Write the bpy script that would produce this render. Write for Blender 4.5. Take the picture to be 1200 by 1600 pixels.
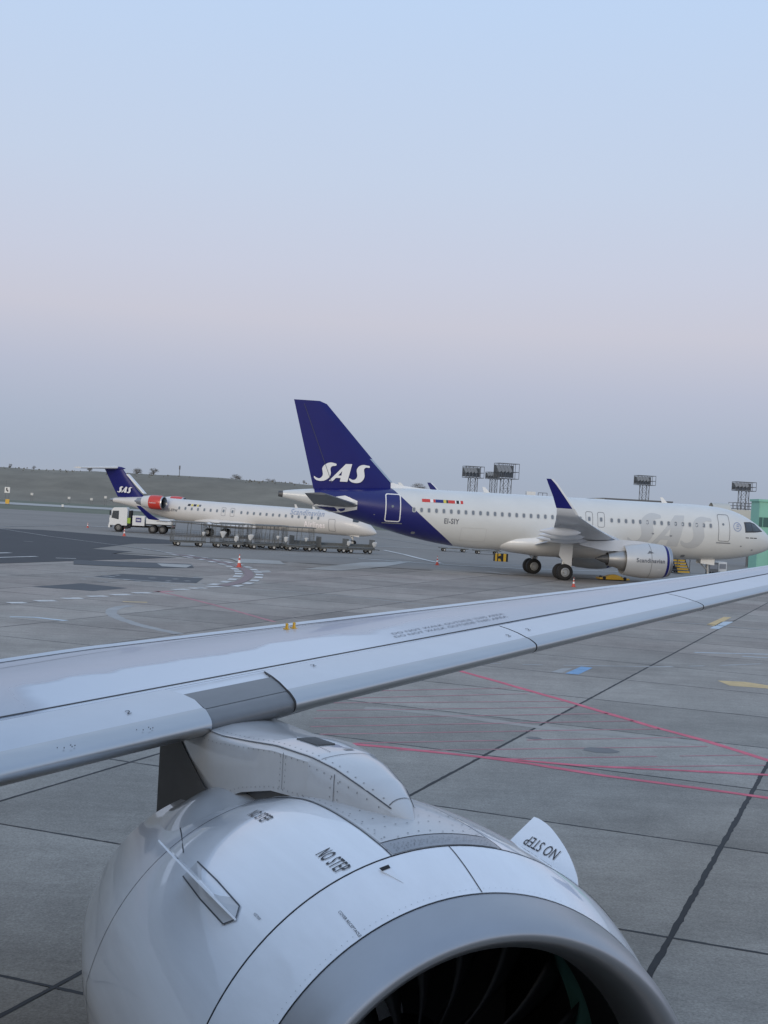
import bpy, bmesh, math, random
from mathutils import Vector, Matrix
from mathutils.geometry import tessellate_polygon
from mathutils import noise as mnoise
random.seed(11)
sc = bpy.context.scene
for o in list(bpy.data.objects):
    bpy.data.objects.remove(o)
col = sc.collection
rad = math.radians

# ------------------------------------------------------------------ camera
FPX, EYE, ROLL, PITCH = 2050.0, 4.65, rad(3.15), rad(-0.33)
fwd = Vector((0, math.cos(PITCH), math.sin(PITCH)))
up0 = Vector((0, -math.sin(PITCH), math.cos(PITCH)))
rgt = math.cos(ROLL) * Vector((1, 0, 0)) + math.sin(ROLL) * up0
upv = -math.sin(ROLL) * Vector((1, 0, 0)) + math.cos(ROLL) * up0
cd = bpy.data.cameras.new('camera')
cd.sensor_fit = 'VERTICAL'; cd.sensor_height = 36; cd.lens = 36 * FPX / 1600
cd.clip_start = 0.05; cd.clip_end = 30000
cam = bpy.data.objects.new('camera', cd); col.objects.link(cam)
m3 = Matrix((rgt, upv, -fwd)).transposed()
cam.matrix_world = Matrix.Translation((0, 0, EYE)) @ m3.to_4x4()
sc.camera = cam

# ------------------------------------------------------------------ sky
SUN_EL, SUN_AZ = 12.0, 198.0            # dawn glow low behind the viewer
w = bpy.data.worlds.new('World'); sc.world = w; w.use_nodes = True
nt = w.node_tree; nt.nodes.clear()
def N(tree, t, **kw):
    n = tree.nodes.new(t)
    for k, v in kw.items(): setattr(n, k, v)
    return n
out = N(nt, 'ShaderNodeOutputWorld'); bg = N(nt, 'ShaderNodeBackground')
tc = N(nt, 'ShaderNodeTexCoord'); sx = N(nt, 'ShaderNodeSeparateXYZ')
ramp = N(nt, 'ShaderNodeValToRGB')
nt.links.new(tc.outputs['Generated'], sx.inputs[0])
nt.links.new(sx.outputs['Z'], ramp.inputs[0])
def s2l(r, g, b):
    f = lambda c: (c/255/12.92) if c <= 10 else ((c/255+.055)/1.055)**2.4
    return (f(r), f(g), f(b), 1)
stops = [(0.0, s2l(164, 174, 191)), (.022, s2l(163, 175, 195)), (.05, s2l(170, 181, 202)), (.09, s2l(184, 190, 210)), (.135, s2l(202, 202, 216)),
         (.175, s2l(202, 207, 225)), (.24, s2l(199, 212, 234)), (.36, s2l(193, 215, 245)), (.6, s2l(183, 207, 240)), (1.0, s2l(172, 199, 238))]
els = ramp.color_ramp.elements
els[0].position, els[0].color = stops[0]
els[1].position, els[1].color = stops[-1]
for p, c in stops[1:-1]:
    e = els.new(p); e.color = c
sky = N(nt, 'ShaderNodeTexSky'); sky.sky_type = 'NISHITA'; sky.sun_disc = False
sky.sun_elevation = rad(SUN_EL); sky.sun_rotation = rad(SUN_AZ)
skm = N(nt, 'ShaderNodeVectorMath', operation='SCALE'); skm.inputs['Scale'].default_value = 0.08
nt.links.new(sky.outputs[0], skm.inputs[0])
mix = N(nt, 'ShaderNodeMix', data_type='RGBA'); mix.inputs[0].default_value = 0.96
nt.links.new(skm.outputs[0], mix.inputs[6]); nt.links.new(ramp.outputs[0], mix.inputs[7])
nt.links.new(mix.outputs[2], bg.inputs[0]); bg.inputs[1].default_value = 1.0
nt.links.new(bg.outputs[0], out.inputs[0])

sl = bpy.data.lights.new('sun', 'SUN'); sl.energy = 1.5; sl.angle = rad(32); sl.color = (1.0, .86, .68)
so = bpy.data.objects.new('sun', sl); col.objects.link(so)
az = rad(SUN_AZ); el = rad(SUN_EL)
sd = Vector((math.sin(az)*math.cos(el), math.cos(az)*math.cos(el), math.sin(el)))
so.rotation_euler = sd.to_track_quat('Z', 'Y').to_euler(); so.location = (0, 0, 60)

sc.view_settings.view_transform = 'Standard'; sc.view_settings.look = 'None'
sc.view_settings.exposure = 0.0; sc.view_settings.gamma = 1.0
sc.render.engine = 'CYCLES'

# ------------------------------------------------------------------ measuring helpers
def gz(x, y):
    t = min(max(y - 95, 0), 85)
    return -0.0022 * t * min(max(1 + .024 * (x + 7), .35), 1.4)
def ray(px, py):
    return fwd + rgt * ((px - 600) / FPX) + upv * ((800 - py) / FPX)
def ground(px, py, dz=0.0):
    r = ray(px, py); z = 0.0
    for _ in range(25):
        p = Vector((0, 0, EYE)) + r * ((z - EYE) / r.z)
        z = gz(p.x, p.y) * .5 + z * .5
    p.z = gz(p.x, p.y) + dz
    return p
def at(px, py, Y):
    r = ray(px, py); return Vector((0, 0, EYE)) + r * (Y / r.y)

# ------------------------------------------------------------------ materials
def mat(name, c, rough=.5, metal=0.0, var=0.0, scale=4.0, coat=0.0, bump=0.0, bscale=60.0, var2=0.0, scale2=.4, stretch=None, spec=.5, emit=None):
    m = bpy.data.materials.new(name); m.use_nodes = True
    t = m.node_tree; b = t.nodes['Principled BSDF']
    b.inputs['Base Color'].default_value = (*c[:3], 1)
    b.inputs['Roughness'].default_value = rough; b.inputs['Metallic'].default_value = metal
    b.inputs['Coat Weight'].default_value = coat; b.inputs['Coat Roughness'].default_value = .03
    b.inputs['Specular IOR Level'].default_value = spec
    co = N(t, 'ShaderNodeTexCoord'); src = co.outputs['Object']
    if stretch:
        mp = N(t, 'ShaderNodeMapping'); mp.inputs['Scale'].default_value = stretch
        t.links.new(src, mp.inputs[0]); src = mp.outputs[0]
    if var or var2:
        hs = N(t, 'ShaderNodeHueSaturation'); hs.inputs['Color'].default_value = (*c[:3], 1)
        acc = None
        for v, s in ((var, scale), (var2, scale2)):
            if not v: continue
            n = N(t, 'ShaderNodeTexNoise'); n.inputs['Scale'].default_value = s; n.inputs['Detail'].default_value = 6
            n.inputs['Roughness'].default_value = .65
            t.links.new(src, n.inputs['Vector'])
            mr = N(t, 'ShaderNodeMapRange'); mr.inputs[1].default_value = .25; mr.inputs[2].default_value = .75
            mr.inputs[3].default_value = 1 - v; mr.inputs[4].default_value = 1 + v
            t.links.new(n.outputs[0], mr.inputs[0])
            if acc is None: acc = mr.outputs[0]
            else:
                mu = N(t, 'ShaderNodeMath', operation='MULTIPLY'); t.links.new(acc, mu.inputs[0]); t.links.new(mr.outputs[0], mu.inputs[1]); acc = mu.outputs[0]
        t.links.new(acc, hs.inputs['Value']); t.links.new(hs.outputs[0], b.inputs['Base Color'])
    if bump:
        n = N(t, 'ShaderNodeTexNoise'); n.inputs['Scale'].default_value = bscale; n.inputs['Detail'].default_value = 5
        t.links.new(src, n.inputs['Vector'])
        bp = N(t, 'ShaderNodeBump'); bp.inputs['Strength'].default_value = bump; bp.inputs['Distance'].default_value = .02
        t.links.new(n.outputs[0], bp.inputs['Height']); t.links.new(bp.outputs[0], b.inputs['Normal'])
    if emit:
        b.inputs['Emission Color'].default_value = (*c[:3], 1); b.inputs['Emission Strength'].default_value = emit
    return m

M = {}
M['white'] = mat('aircraft_white', (.74, .74, .72), .32, var=.03, scale=1.2, coat=.3, var2=.03, scale2=.2)
M['nacelle'] = mat('nacelle_white', (.79, .82, .86), .30, var=.045, scale=1.1, coat=1.0, var2=.03, scale2=.5, stretch=(.7, 9, 9))
M['navy'] = mat('navy_paint', (.008, .010, .128), .34, var=.05, scale=2, spec=.35)
M['black'] = mat('black_paint', (.012, .012, .014), .6)
M['rubber'] = mat('tyre_rubber', (.018, .018, .019), .8, var=.2, scale=9)
M['dark'] = mat('dark_gap', (.02, .021, .023), .85)
M['seal'] = mat('seal_grey', (.05, .053, .06), .7)
M['glass'] = mat('cabin_glass', (.035, .045, .055), .12, spec=.8)
M['winpane'] = mat('window_pane', (.16, .18, .20), .15, spec=.8)
M['winframe'] = mat('window_frame', (.5, .5, .49), .4)
M['alu'] = mat('bare_aluminium', (.50, .51, .52), .34, 1.0, var=.05, scale=3, stretch=(1, .2, 1), bump=.02, bscale=40)
M['lip'] = mat('polished_lip', (.40, .405, .42), .36, .9, var=.06, scale=2.2, bump=.015, bscale=25)
M['slat'] = mat('slat_grey_paint', (.57, .60, .64), .34, var=.03, scale=3, var2=.03, scale2=.6, coat=.1)
M['ledge'] = mat('leading_edge_grey', (.155, .16, .166), .36, .3, var=.08, scale=5)
M['pylon'] = mat('pylon_grey', (.50, .52, .54), .28, var=.05, scale=3, coat=.8, var2=.05, scale2=.9)
M['panelgrey'] = mat('panel_grey', (.50, .51, .52), .3, var=.04, scale=4, coat=.3)
M['bandgrey'] = mat('band_grey', (.30, .31, .33), .32, .5, var=.08, scale=8)
M['titan'] = mat('pylon_titanium', (.10, .10, .10), .5, .4, var=.15, scale=6)
M['pylonshade'] = mat('underwing_shade', (.075, .076, .078), .55, .3, var=.2, scale=3)  # titanium tone darkened to carry the shade under the wing
M['line'] = mat('panel_gap', (.07, .075, .085), .7)
M['rivet'] = mat('rivet_grey', (.17, .18, .19), .6)
M['ductdark'] = mat('acoustic_liner', (.007, .0075, .009), .7, spec=.2)
M['fan'] = mat('fan_carbon', (.006, .0065, .0075), .5, 0, var=.1, scale=5, spec=.2)
M['fanedge'] = mat('fan_edge', (.3, .31, .32), .3, 1.0)
M['teal'] = mat('abradable_teal', (.035, .10, .09), .6, var=.12, scale=6)
M['yellow'] = mat('signal_yellow', (.65, .38, .03), .5, var=.12, scale=9)
M['red'] = mat('cowl_red', (.55, .045, .03), .35, coat=.3)
M['conered'] = mat('cone_red', (.52, .075, .05), .55)
M['conewhite'] = mat('cone_white', (.75, .75, .73), .5)
M['metal'] = mat('galvanised', (.17, .175, .18), .5, .6, var=.15, scale=8)
M['steel'] = mat('gear_steel', (.42, .43, .43), .4, .6)
M['cartmetal'] = mat('cart_steel', (.15, .155, .15), .6, .3, var=.25, scale=6)
M['mast'] = mat('mast_steel', (.12, .125, .135), .6, .3)  # steel grey lightened, distance haze put into the colour
M['tarp'] = mat('white_tarp', (.55, .55, .53), .6, var=.1, scale=6)
M['textgrey'] = mat('lettering_grey', (.13, .14, .16), .5)
M['titlegrey'] = mat('fuselage_title_silver', (.50, .515, .515), .3, coat=.3)
M['textfaint'] = mat('lettering_faint', (.20, .21, .235), .5)
M['textblack'] = mat('lettering_black', (.02, .02, .025), .5)
M['textwhite'] = mat('lettering_white', (.78, .78, .77), .35)
M['crjwhite'] = mat('regional_white', (.62, .605, .58), .4, var=.03, scale=1, coat=.2)
M['truckwhite'] = mat('truck_white', (.66, .67, .66), .35, var=.04, scale=3)
M['blue'] = mat('logo_blue', (.02, .025, .16), .4)
M['hivis'] = mat('hi_vis', (.30, .45, .05), .6)
M['mint'] = mat('mint_cladding', (.22, .48, .38), .55, var=.05, scale=1)
M['mintdark'] = mat('mint_window_band', (.05, .12, .11), .3)
M['roofgrey'] = mat('roof_grey', (.10, .105, .11), .7, var=.1, scale=.5)
M['cream'] = mat('cream_cladding', (.5, .5, .46), .6)
M['bark'] = mat('bark', (.10, .09, .08), .9)
M['twig'] = mat('bare_twigs', (.19, .18, .165), .9)
M['markwhite'] = mat('marking_white', (.62, .61, .58), .75, var=.22, scale=2.5, var2=.2, scale2=.5)
M['markfaint'] = mat('marking_faded', (.36, .355, .34), .8, var=.15, scale=1.5, var2=.12, scale2=.3)
M['markred'] = mat('marking_red', (.64, .135, .18), .75, var=.25, scale=3, var2=.18, scale2=.6)
M['markredthin'] = mat('marking_red_worn', (.46, .21, .22), .8, var=.2, scale=3, var2=.2, scale2=.4)
M['markblue'] = mat('marking_blue', (.20, .36, .55), .75, var=.2, scale=3)
M['markpaleblue'] = mat('marking_pale_blue', (.50, .57, .61), .75, var=.2, scale=3)
M['markyellow'] = mat('marking_yellow', (.62, .45, .22), .75, var=.2, scale=3)
M['trace'] = mat('tyre_trace', (.36, .335, .30), .85, var=.12, scale=1.2, var2=.1, scale2=.3)
M['redband'] = mat('red_band_worn', (.27, .20, .195), .85, var=.2, scale=2)
M['tar'] = mat('joint_tar', (.016, .017, .018), .7, var=.25, scale=4)
M['joint'] = mat('joint_seal', (.035, .036, .038), .75, var=.25, scale=3)
M['oil'] = mat('oil_stain', (.15, .145, .14), .6, var=.2, scale=4)

def slab_material():
    m = bpy.data.materials.new('concrete_slab'); m.use_nodes = True
    t = m.node_tree; b = t.nodes['Principled BSDF']; b.inputs['Roughness'].default_value = .88
    b.inputs['Specular IOR Level'].default_value = .35
    geo = N(t, 'ShaderNodeNewGeometry'); oi = N(t, 'ShaderNodeObjectInfo')
    def noise(s, d=6, r=.65, vec=None):
        n = N(t, 'ShaderNodeTexNoise'); n.inputs['Scale'].default_value = s; n.inputs['Detail'].default_value = d; n.inputs['Roughness'].default_value = r
        t.links.new(vec or geo.outputs['Position'], n.inputs['Vector']); return n.outputs[0]
    def rng(o, a, bb, lo=.3, hi=.7):
        n = N(t, 'ShaderNodeMapRange'); n.inputs[1].default_value = lo; n.inputs[2].default_value = hi; n.inputs[3].default_value = a; n.inputs[4].default_value = bb
        t.links.new(o, n.inputs[0]); return n.outputs[0]
    def mul(a, c):
        n = N(t, 'ShaderNodeMath', operation='MULTIPLY'); t.links.new(a, n.inputs[0]); t.links.new(c, n.inputs[1]); return n.outputs[0]
    # broom streaks and tyre sweeps: noise stretched along two directions
    mp = N(t, 'ShaderNodeMapping'); mp.inputs['Rotation'].default_value = (0, 0, rad(22)); mp.inputs['Scale'].default_value = (.12, 1.6, 1)
    t.links.new(geo.outputs['Position'], mp.inputs[0])
    mp2 = N(t, 'ShaderNodeMapping'); mp2.inputs['Rotation'].default_value = (0, 0, rad(-28)); mp2.inputs['Scale'].default_value = (.05, .7, 1)
    t.links.new(geo.outputs['Position'], mp2.inputs[0])
    v = mul(rng(noise(.16, 5), .80, 1.18), rng(noise(1.3, 6), .90, 1.10))
    v = mul(v, rng(noise(9, 4, .7), .88, 1.12))
    v = mul(v, rng(noise(30, 4, .8), .66, 1.34))
    v = mul(v, rng(noise(2.0, 5, .6, mp.outputs[0]), .955, 1.045))
    v = mul(v, rng(noise(2.0, 4, .6, mp2.outputs[0]), .94, 1.06))
    v = mul(v, rng(oi.outputs['Random'], .84, 1.12, 0, 1))
    hs = N(t, 'ShaderNodeHueSaturation')
    tint = N(t, 'ShaderNodeMix', data_type='RGBA'); tint.inputs[6].default_value = (.330, .308, .270, 1); tint.inputs[7].default_value = (.325, .272, .236, 1)
    sy = N(t, 'ShaderNodeSeparateXYZ'); t.links.new(geo.outputs['Position'], sy.inputs[0])
    t.links.new(mul(rng(noise(.045, 4), .25, 1, .38, .62), rng(sy.outputs['Y'], .05, .9, 30, 48)), tint.inputs[0]); t.links.new(tint.outputs[2], hs.inputs['Color'])
    v = mul(v, rng(noise(.55, 8, .75), .74, 1.0, .28, .40))
    t.links.new(v, hs.inputs['Value']); t.links.new(hs.outputs[0], b.inputs['Base Color'])
    bp = N(t, 'ShaderNodeBump'); bp.inputs['Strength'].default_value = .35; bp.inputs['Distance'].default_value = .01
    t.links.new(noise(45, 4, .75), bp.inputs['Height']); t.links.new(bp.outputs[0], b.inputs['Normal'])
    return m
M['slab'] = slab_material()
M['asphalt_dark'] = mat('fresh_asphalt', (.045, .046, .049), .85, var=.1, scale=.6, var2=.12, scale2=.05, bump=.2, bscale=20)
M['asphalt'] = mat('old_asphalt', (.235, .215, .19), .88, var=.1, scale=.5, var2=.14, scale2=.04)
M['patchdark'] = mat('dark_patch', (.085, .09, .095), .88, var=.15, scale=.8, var2=.12, scale2=.2)
M['patchlight'] = mat('pale_patch', (.40, .39, .36), .88, var=.1, scale=.8, var2=.1, scale2=.15)
M['grass'] = mat('airfield_grass', (.135, .145, .10), .95, var=.2, scale=.12, var2=.18, scale2=.02)
M['hill'] = mat('hill_grass', (.188, .172, .135), .95, var=.22, scale=.07, var2=.22, scale2=.025, bump=.6, bscale=.6)

# ------------------------------------------------------------------ mesh helpers
def link(o, parent=None):
    col.objects.link(o)
    if parent is not None: o.parent = parent
    return o
class B:
    def __init__(s): s.v = []; s.f = []; s.mi = []
    def add(s, vs, fs, mi=0):
        k = len(s.v); s.v += [tuple(v) for v in vs]; s.f += [tuple(i + k for i in f) for f in fs]; s.mi += [mi] * len(fs); return s
    def box(s, c, d, rz=0.0, ry=0.0, mi=0):
        R = Matrix.Rotation(rz, 3, 'Z') @ Matrix.Rotation(ry, 3, 'Y')
        vs = [Vector(c) + R @ Vector((d[0]/2*i, d[1]/2*j, d[2]/2*k)) for i in (-1, 1) for j in (-1, 1) for k in (-1, 1)]
        return s.add(vs, [(0, 1, 3, 2), (4, 6, 7, 5), (0, 4, 5, 1), (2, 3, 7, 6), (0, 2, 6, 4), (1, 5, 7, 3)], mi)
    def tube(s, p, q, r, r2=None, n=8, mi=0, cap=True):
        p, q = Vector(p), Vector(q); r2 = r if r2 is None else r2
        d = (q - p).normalized(); a = d.orthogonal().normalized(); b = d.cross(a)
        vs = []
        for c, rr in ((p, r), (q, r2)):
            vs += [c + rr * (math.cos(2*math.pi*i/n) * a + math.sin(2*math.pi*i/n) * b) for i in range(n)]
        fs = [(i, (i+1) % n, n + (i+1) % n, n + i) for i in range(n)]
        if cap: fs += [tuple(range(n))[::-1], tuple(range(n, 2*n))]
        return s.add(vs, fs, mi)
    def loft(s, rings, closed=True, cap=True, mi=0):
        n = len(rings[0]); vs = [v for r in rings for v in r]; fs = []
        for j in range(len(rings) - 1):
            for i in range(n if closed else n - 1):
                a = j*n + i; b2 = j*n + (i+1) % n
                fs.append((a, b2, b2 + n, a + n))
        if cap and closed:
            fs += [tuple(range(n))[::-1], tuple(range((len(rings)-1)*n, len(rings)*n))]
        return s.add(vs, fs, mi)
    def poly(s, pts, th=0, mi=0):
        n = len(pts); return s.add(pts, [tuple(range(n))], mi)
    def prism(s, pts, off, mi=0):
        n = len(pts); off = Vector(off); a = [Vector(p) for p in pts]
        return s.add(a + [p + off for p in a], [tuple(range(n))[::-1], tuple(range(n, 2*n))] + [(i, (i+1) % n, n + (i+1) % n, n + i) for i in range(n)], mi)
    def obj(s, name, m, parent=None, smooth=None, recalc=True):
        me = bpy.data.meshes.new(name); me.from_pydata(s.v, [], s.f)
        ms = m if isinstance(m, (list, tuple)) else [m]
        for x in ms: me.materials.append(M[x] if isinstance(x, str) else x)
        if len(ms) > 1: me.polygons.foreach_set('material_index', s.mi)
        if recalc:
            bm = bmesh.new(); bm.from_mesh(me); bmesh.ops.recalc_face_normals(bm, faces=bm.faces); bm.to_mesh(me); bm.free()
        me.update()
        if smooth is not None:
            me.polygons.foreach_set('use_smooth', [True] * len(me.polygons)); me.set_sharp_from_angle(angle=rad(smooth))
        return link(bpy.data.objects.new(name, me), parent)
def empty(name, loc, rz=0.0, label=None, cat=None, group=None):
    o = bpy.data.objects.new(name, None); o.empty_display_size = .2; o.location = loc; o.rotation_euler = (0, 0, rz); link(o)
    tag(o, label, cat, group); return o
def tag(o, label=None, cat=None, group=None, kind=None):
    if label: o['label'] = label
    if cat: o['category'] = cat
    if group: o['group'] = group
    if kind: o['kind'] = kind
    return o
def copy_part(o, parent, loc=None, name=None):
    c = o.copy(); col.objects.link(c); c.parent = parent
    if loc is not None: c.location = loc
    if name: c.name = name
    return c
def copy_tree(o, parent=None):
    c = o.copy(); col.objects.link(c); c.parent = parent
    for ch in o.children: copy_tree(ch, c)
    return c
def interp(x, xs, ys):
    if x <= xs[0]: return ys[0]
    if x >= xs[-1]: return ys[-1]
    for i in range(len(xs) - 1):
        if x <= xs[i+1]:
            h = xs[i+1] - xs[i]; t = (x - xs[i]) / h
            def sl(k):
                if k == 0: return (ys[1]-ys[0])/(xs[1]-xs[0])
                if k == len(xs)-1: return (ys[-1]-ys[-2])/(xs[-1]-xs[-2])
                return (ys[k+1]-ys[k-1])/(xs[k+1]-xs[k-1])
            a, b = sl(i)*h, sl(i+1)*h
            return (2*t**3-3*t*t+1)*ys[i] + (t**3-2*t*t+t)*a + (-2*t**3+3*t*t)*ys[i+1] + (t**3-t*t)*b
def lerp(a, b, t): return a + (b - a) * t
def catmull(pts, n=4, closed=True):
    o = []; k = len(pts)
    for i in range(k if closed else k - 1):
        g = (lambda j: pts[j % k]) if closed else (lambda j: pts[min(max(j, 0), k-1)])
        p0, p1, p2, p3 = g(i-1), g(i), g(i+1), g(i+2)
        for q in range(n):
            t = q / n
            o.append(tuple(.5*((2*p1[d]) + (-p0[d]+p2[d])*t + (2*p0[d]-5*p1[d]+4*p2[d]-p3[d])*t*t + (-p0[d]+3*p1[d]-3*p2[d]+p3[d])*t**3) for d in range(len(p1))))
    if not closed: o.append(tuple(pts[-1]))
    return o

# flat lettering -> planar triangles -> any surface
def flat_from_polys(polys):
    vs = []; fs = []
    for loops in polys:
        k = len(vs); flat = [p for l in loops for p in l]
        tr = tessellate_polygon([[Vector((p[0], p[1], 0)) for p in l] for l in loops])
        vs += flat; fs += [tuple(i + k for i in t3) for t3 in tr]
    return vs, fs
def flat_text(s, size=1.0, bold=0.0, sp=1.09):
    cu = bpy.data.curves.new('t', 'FONT'); cu.body = s; cu.size = size; cu.resolution_u = 3; cu.fill_mode = 'FRONT'; cu.offset = bold; cu.space_character = sp if bold else 1.03
    ob = bpy.data.objects.new('t', cu); col.objects.link(ob)
    bpy.context.view_layer.update()
    me = bpy.data.meshes.new_from_object(ob.evaluated_get(bpy.context.evaluated_depsgraph_get()))
    vs = [(v.co.x, v.co.y) for v in me.vertices]; fs = [tuple(p.vertices) for p in me.polygons]
    bpy.data.objects.remove(ob); bpy.data.curves.remove(cu); bpy.data.meshes.remove(me)
    return vs, fs
def decal(name, flat, fn, m, parent, cut=0.0, recalc=False):
    vs, fs = flat
    bm = bmesh.new(); bv = [bm.verts.new((p[0], p[1], 0)) for p in vs]
    for f in fs:
        try: bm.faces.new([bv[i] for i in f])
        except ValueError: pass
    if cut:
        xs = [p[0] for p in vs]; ys = [p[1] for p in vs]
        for a, lo, hi in ((0, min(xs), max(xs)), (1, min(ys), max(ys))):
            t = lo + cut
            while t < hi:
                co = [0, 0, 0]; no = [0, 0, 0]; co[a] = t; no[a] = 1
                bmesh.ops.bisect_plane(bm, geom=bm.verts[:] + bm.edges[:] + bm.faces[:], plane_co=co, plane_no=no)
                t += cut
    for v in bm.verts: v.co = fn(v.co.x, v.co.y)
    me = bpy.data.meshes.new(name); bm.to_mesh(me); bm.free(); me.materials.append(M[m])
    return link(bpy.data.objects.new(name, me), parent)
def rect(x0, y0, x1, y1): return [(x0, y0), (x1, y0), (x1, y1), (x0, y1)]
def rrect(x0, y0, x1, y1, r, n=4):
    o = []
    for cx, cy, a in ((x1-r, y1-r, 0), (x0+r, y1-r, 90), (x0+r, y0+r, 180), (x1-r, y0+r, 270)):
        for i in range(n+1):
            t = rad(a + 90*i/n); o.append((cx + r*math.cos(t), cy + r*math.sin(t)))
    return o
def ring_strip(outer, inner):
    n = len(outer); return outer + inner, [(i, (i+1) % n, n + (i+1) % n, n + i) for i in range(n)]
# the three italic letters of the airline mark, one unit high
S1 = [(412,545),(395,538),(370,534),(345,542),(325,558),(316,580),(320,605),(322,630),(312,648),(298,655),(280,650),(263,638),(262,648),(275,665),(300,674),(330,673),(355,660),(372,640),(377,615),(373,588),(376,570),(387,561),(400,560),(411,557)]
A1 = [(366,674),(478,545),(522,546),(495,681),(443,679),(447,652),(414,651),(393,676)]
A1H = [(430,633),(455,600),(451,634)]
S2 = [(646,560),(625,555),(600,551),(575,560),(560,578),(556,600),(562,630),(558,652),(545,664),(528,665),(508,654),(508,668),(525,683),(555,690),(585,685),(605,665),(613,640),(610,612),(607,590),(612,577),(622,571),(635,572),(646,573)]
def _n(p): return ((p[0]-262)/156.0, (690-p[1] + (p[0]-262)*.055 - 20)/156.0)
LOGO = flat_from_polys([[catmull([_n(p) for p in S1], 3)], [[_n(p) for p in A1], [_n(p) for p in A1H]], [catmull([_n(p) for p in S2], 3)]])
def scaled(flat, sx_, sy_=None, ox=0, oy=0, shear=0):
    sy_ = sx_ if sy_ is None else sy_
    return [(p[0]*sx_ + ox + shear*p[1], p[1]*sy_ + oy) for p in flat[0]], flat[1]

# ================================================================== THE SETTING
XL = [-6000, -1500, -500, -250, -120, -70, -34, -20, -7, 9.7, 30, 60, 120, 250, 600, 2000, 6000]
def sheet(name, xs, ys, zf, m, kind='structure', parent=None):
    b = B(); n = len(xs)
    vs = [(x, y, zf(x, y)) for y in ys for x in xs]
    b.add(vs, [(j*n+i, j*n+i+1, (j+1)*n+i+1, (j+1)*n+i) for j in range(len(ys)-1) for i in range(n-1)])
    o = b.obj(name, m, parent); 
    if parent is None: tag(o, kind=kind)
    return o
tag(sheet('grassland', XL, [-4000, -200, 95, 110, 125, 140, 160, 180, 260, 420, 800, 2000, 9000], lambda x, y: gz(x, y) - .15, 'grass'),
    'flat dull green airfield grass stretching to the horizon', 'grass')
XA = [-250, -120, -70, -34, -27, -20, -13, -7, 1, 9.7, 30, 60, 120, 250]
apron = sheet('apron', XA, [-90, 97], lambda x, y: -.03, 'slab')
tag(apron, 'grey concrete apron laid in square slabs with dark joints', 'apron')
far_apron = sheet('far_apron', XA, [97, 110, 125, 140, 160, 180, 246], lambda x, y: gz(x, y), 'asphalt')
tag(far_apron, 'old grey asphalt apron beyond the concrete slabs', 'apron')

# concrete slabs, 4.95 m by 4.55 m
GA = rad(68.6); gm = Vector((math.cos(GA), math.sin(GA), 0)); gn = Vector((math.sin(GA), -math.cos(GA), 0))
PB, PA, OB, OA = 4.95, 4.56, -2.12, 10.3
def project(p):
    d = Vector(p) - Vector((0, 0, EYE)); k = d.dot(fwd)
    return 600 + FPX*d.dot(rgt)/k, 800 - FPX*d.dot(upv)/k, k
def slab_mesh():
    a, c = PA/2 - .018, PB/2 - .022; e = .012
    b = B()
    lo = [(-a, -c, -.029), (a, -c, -.029), (a, c, -.029), (-a, c, -.029)]
    md = [(-a, -c, -e), (a, -c, -e), (a, c, -e), (-a, c, -e)]
    hi = [(-a+e, -c+e, 0), (a-e, -c+e, 0), (a-e, c-e, 0), (-a+e, c-e, 0)]
    b.loft([lo, md, hi])
    me = bpy.data.meshes.new('slab'); me.from_pydata(b.v, [], b.f); me.materials.append(M['slab']); me.update(); return me
sm = slab_mesh(); nslab = 0
jr = range(-3, 22); kr = range(-14, 12)
cands = []
for j in jr:
    for k in kr:
        c = gm * (OA + PA*(j+.5)) + gn * (OB + PB*(k+.5))
        if not (7 < c.y < 95): continue
        x, y, d = project((c.x, c.y, 0))
        if -420 - 3000/d < x < 1620 + 3000/d: cands.append((d, c))
cands.sort(key=lambda t: t[0])
for d, c in cands[:300]:
    o = bpy.data.objects.new('slab', sm); link(o, apron)
    o.location = (c.x, c.y, random.uniform(-.0008, .0008)); o.rotation_euler = (0, 0, GA); nslab += 1

def strip(name, pts, wd, m, parent, dz=.007, rag=0.0, step=None, taper=None, gap=None):
    P = [Vector((p[0], p[1], 0)) for p in pts]
    if step:
        Q = [P[0]]
        for a, c in zip(P[:-1], P[1:]):
            k = max(1, int((c-a).length/step)); Q += [a.lerp(c, (i+1)/k) for i in range(k)]
        P = Q
    b = B(); L = []
    for i, p in enumerate(P):
        t = (P[min(i+1, len(P)-1)] - P[max(i-1, 0)]).normalized(); s = Vector((-t.y, t.x, 0))
        w1 = wd/2 * (1 + random.uniform(-rag, rag)); w2 = wd/2 * (1 + random.uniform(-rag, rag))
        for q in (p + s*w1, p - s*w2): L.append((q.x, q.y, gz(q.x, q.y) + dz))
    fs = []
    for i in range(len(P)-1):
        if gap and random.random() < gap: continue
        fs.append((2*i, 2*i+1, 2*i+3, 2*i+2))
    b.add(L, fs)
    return b.obj(name, m, parent)
def patch(name, pix, m, parent, dz=.006):
    g = [ground(*p) for p in pix]
    bm = bmesh.new(); vs = [bm.verts.new((p.x, p.y, 0)) for p in g]; bm.faces.new(vs)
    for a, lo, hi in ((0, min(p.x for p in g), max(p.x for p in g)), (1, min(p.y for p in g), max(p.y for p in g))):
        t = lo + 4
        while t < hi:
            co = [0, 0, 0]; no = [0, 0, 0]; co[a] = t; no[a] = 1
            bmesh.ops.bisect_plane(bm, geom=bm.verts[:]+bm.edges[:]+bm.faces[:], plane_co=co, plane_no=no); t += 4
    for v in bm.verts: v.co.z = gz(v.co.x, v.co.y) + dz
    bmesh.ops.recalc_face_normals(bm, faces=bm.faces)
    me = bpy.data.meshes.new(name); bm.to_mesh(me); bm.free(); me.materials.append(M[m])
    return link(bpy.data.objects.new(name, me), parent)
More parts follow.
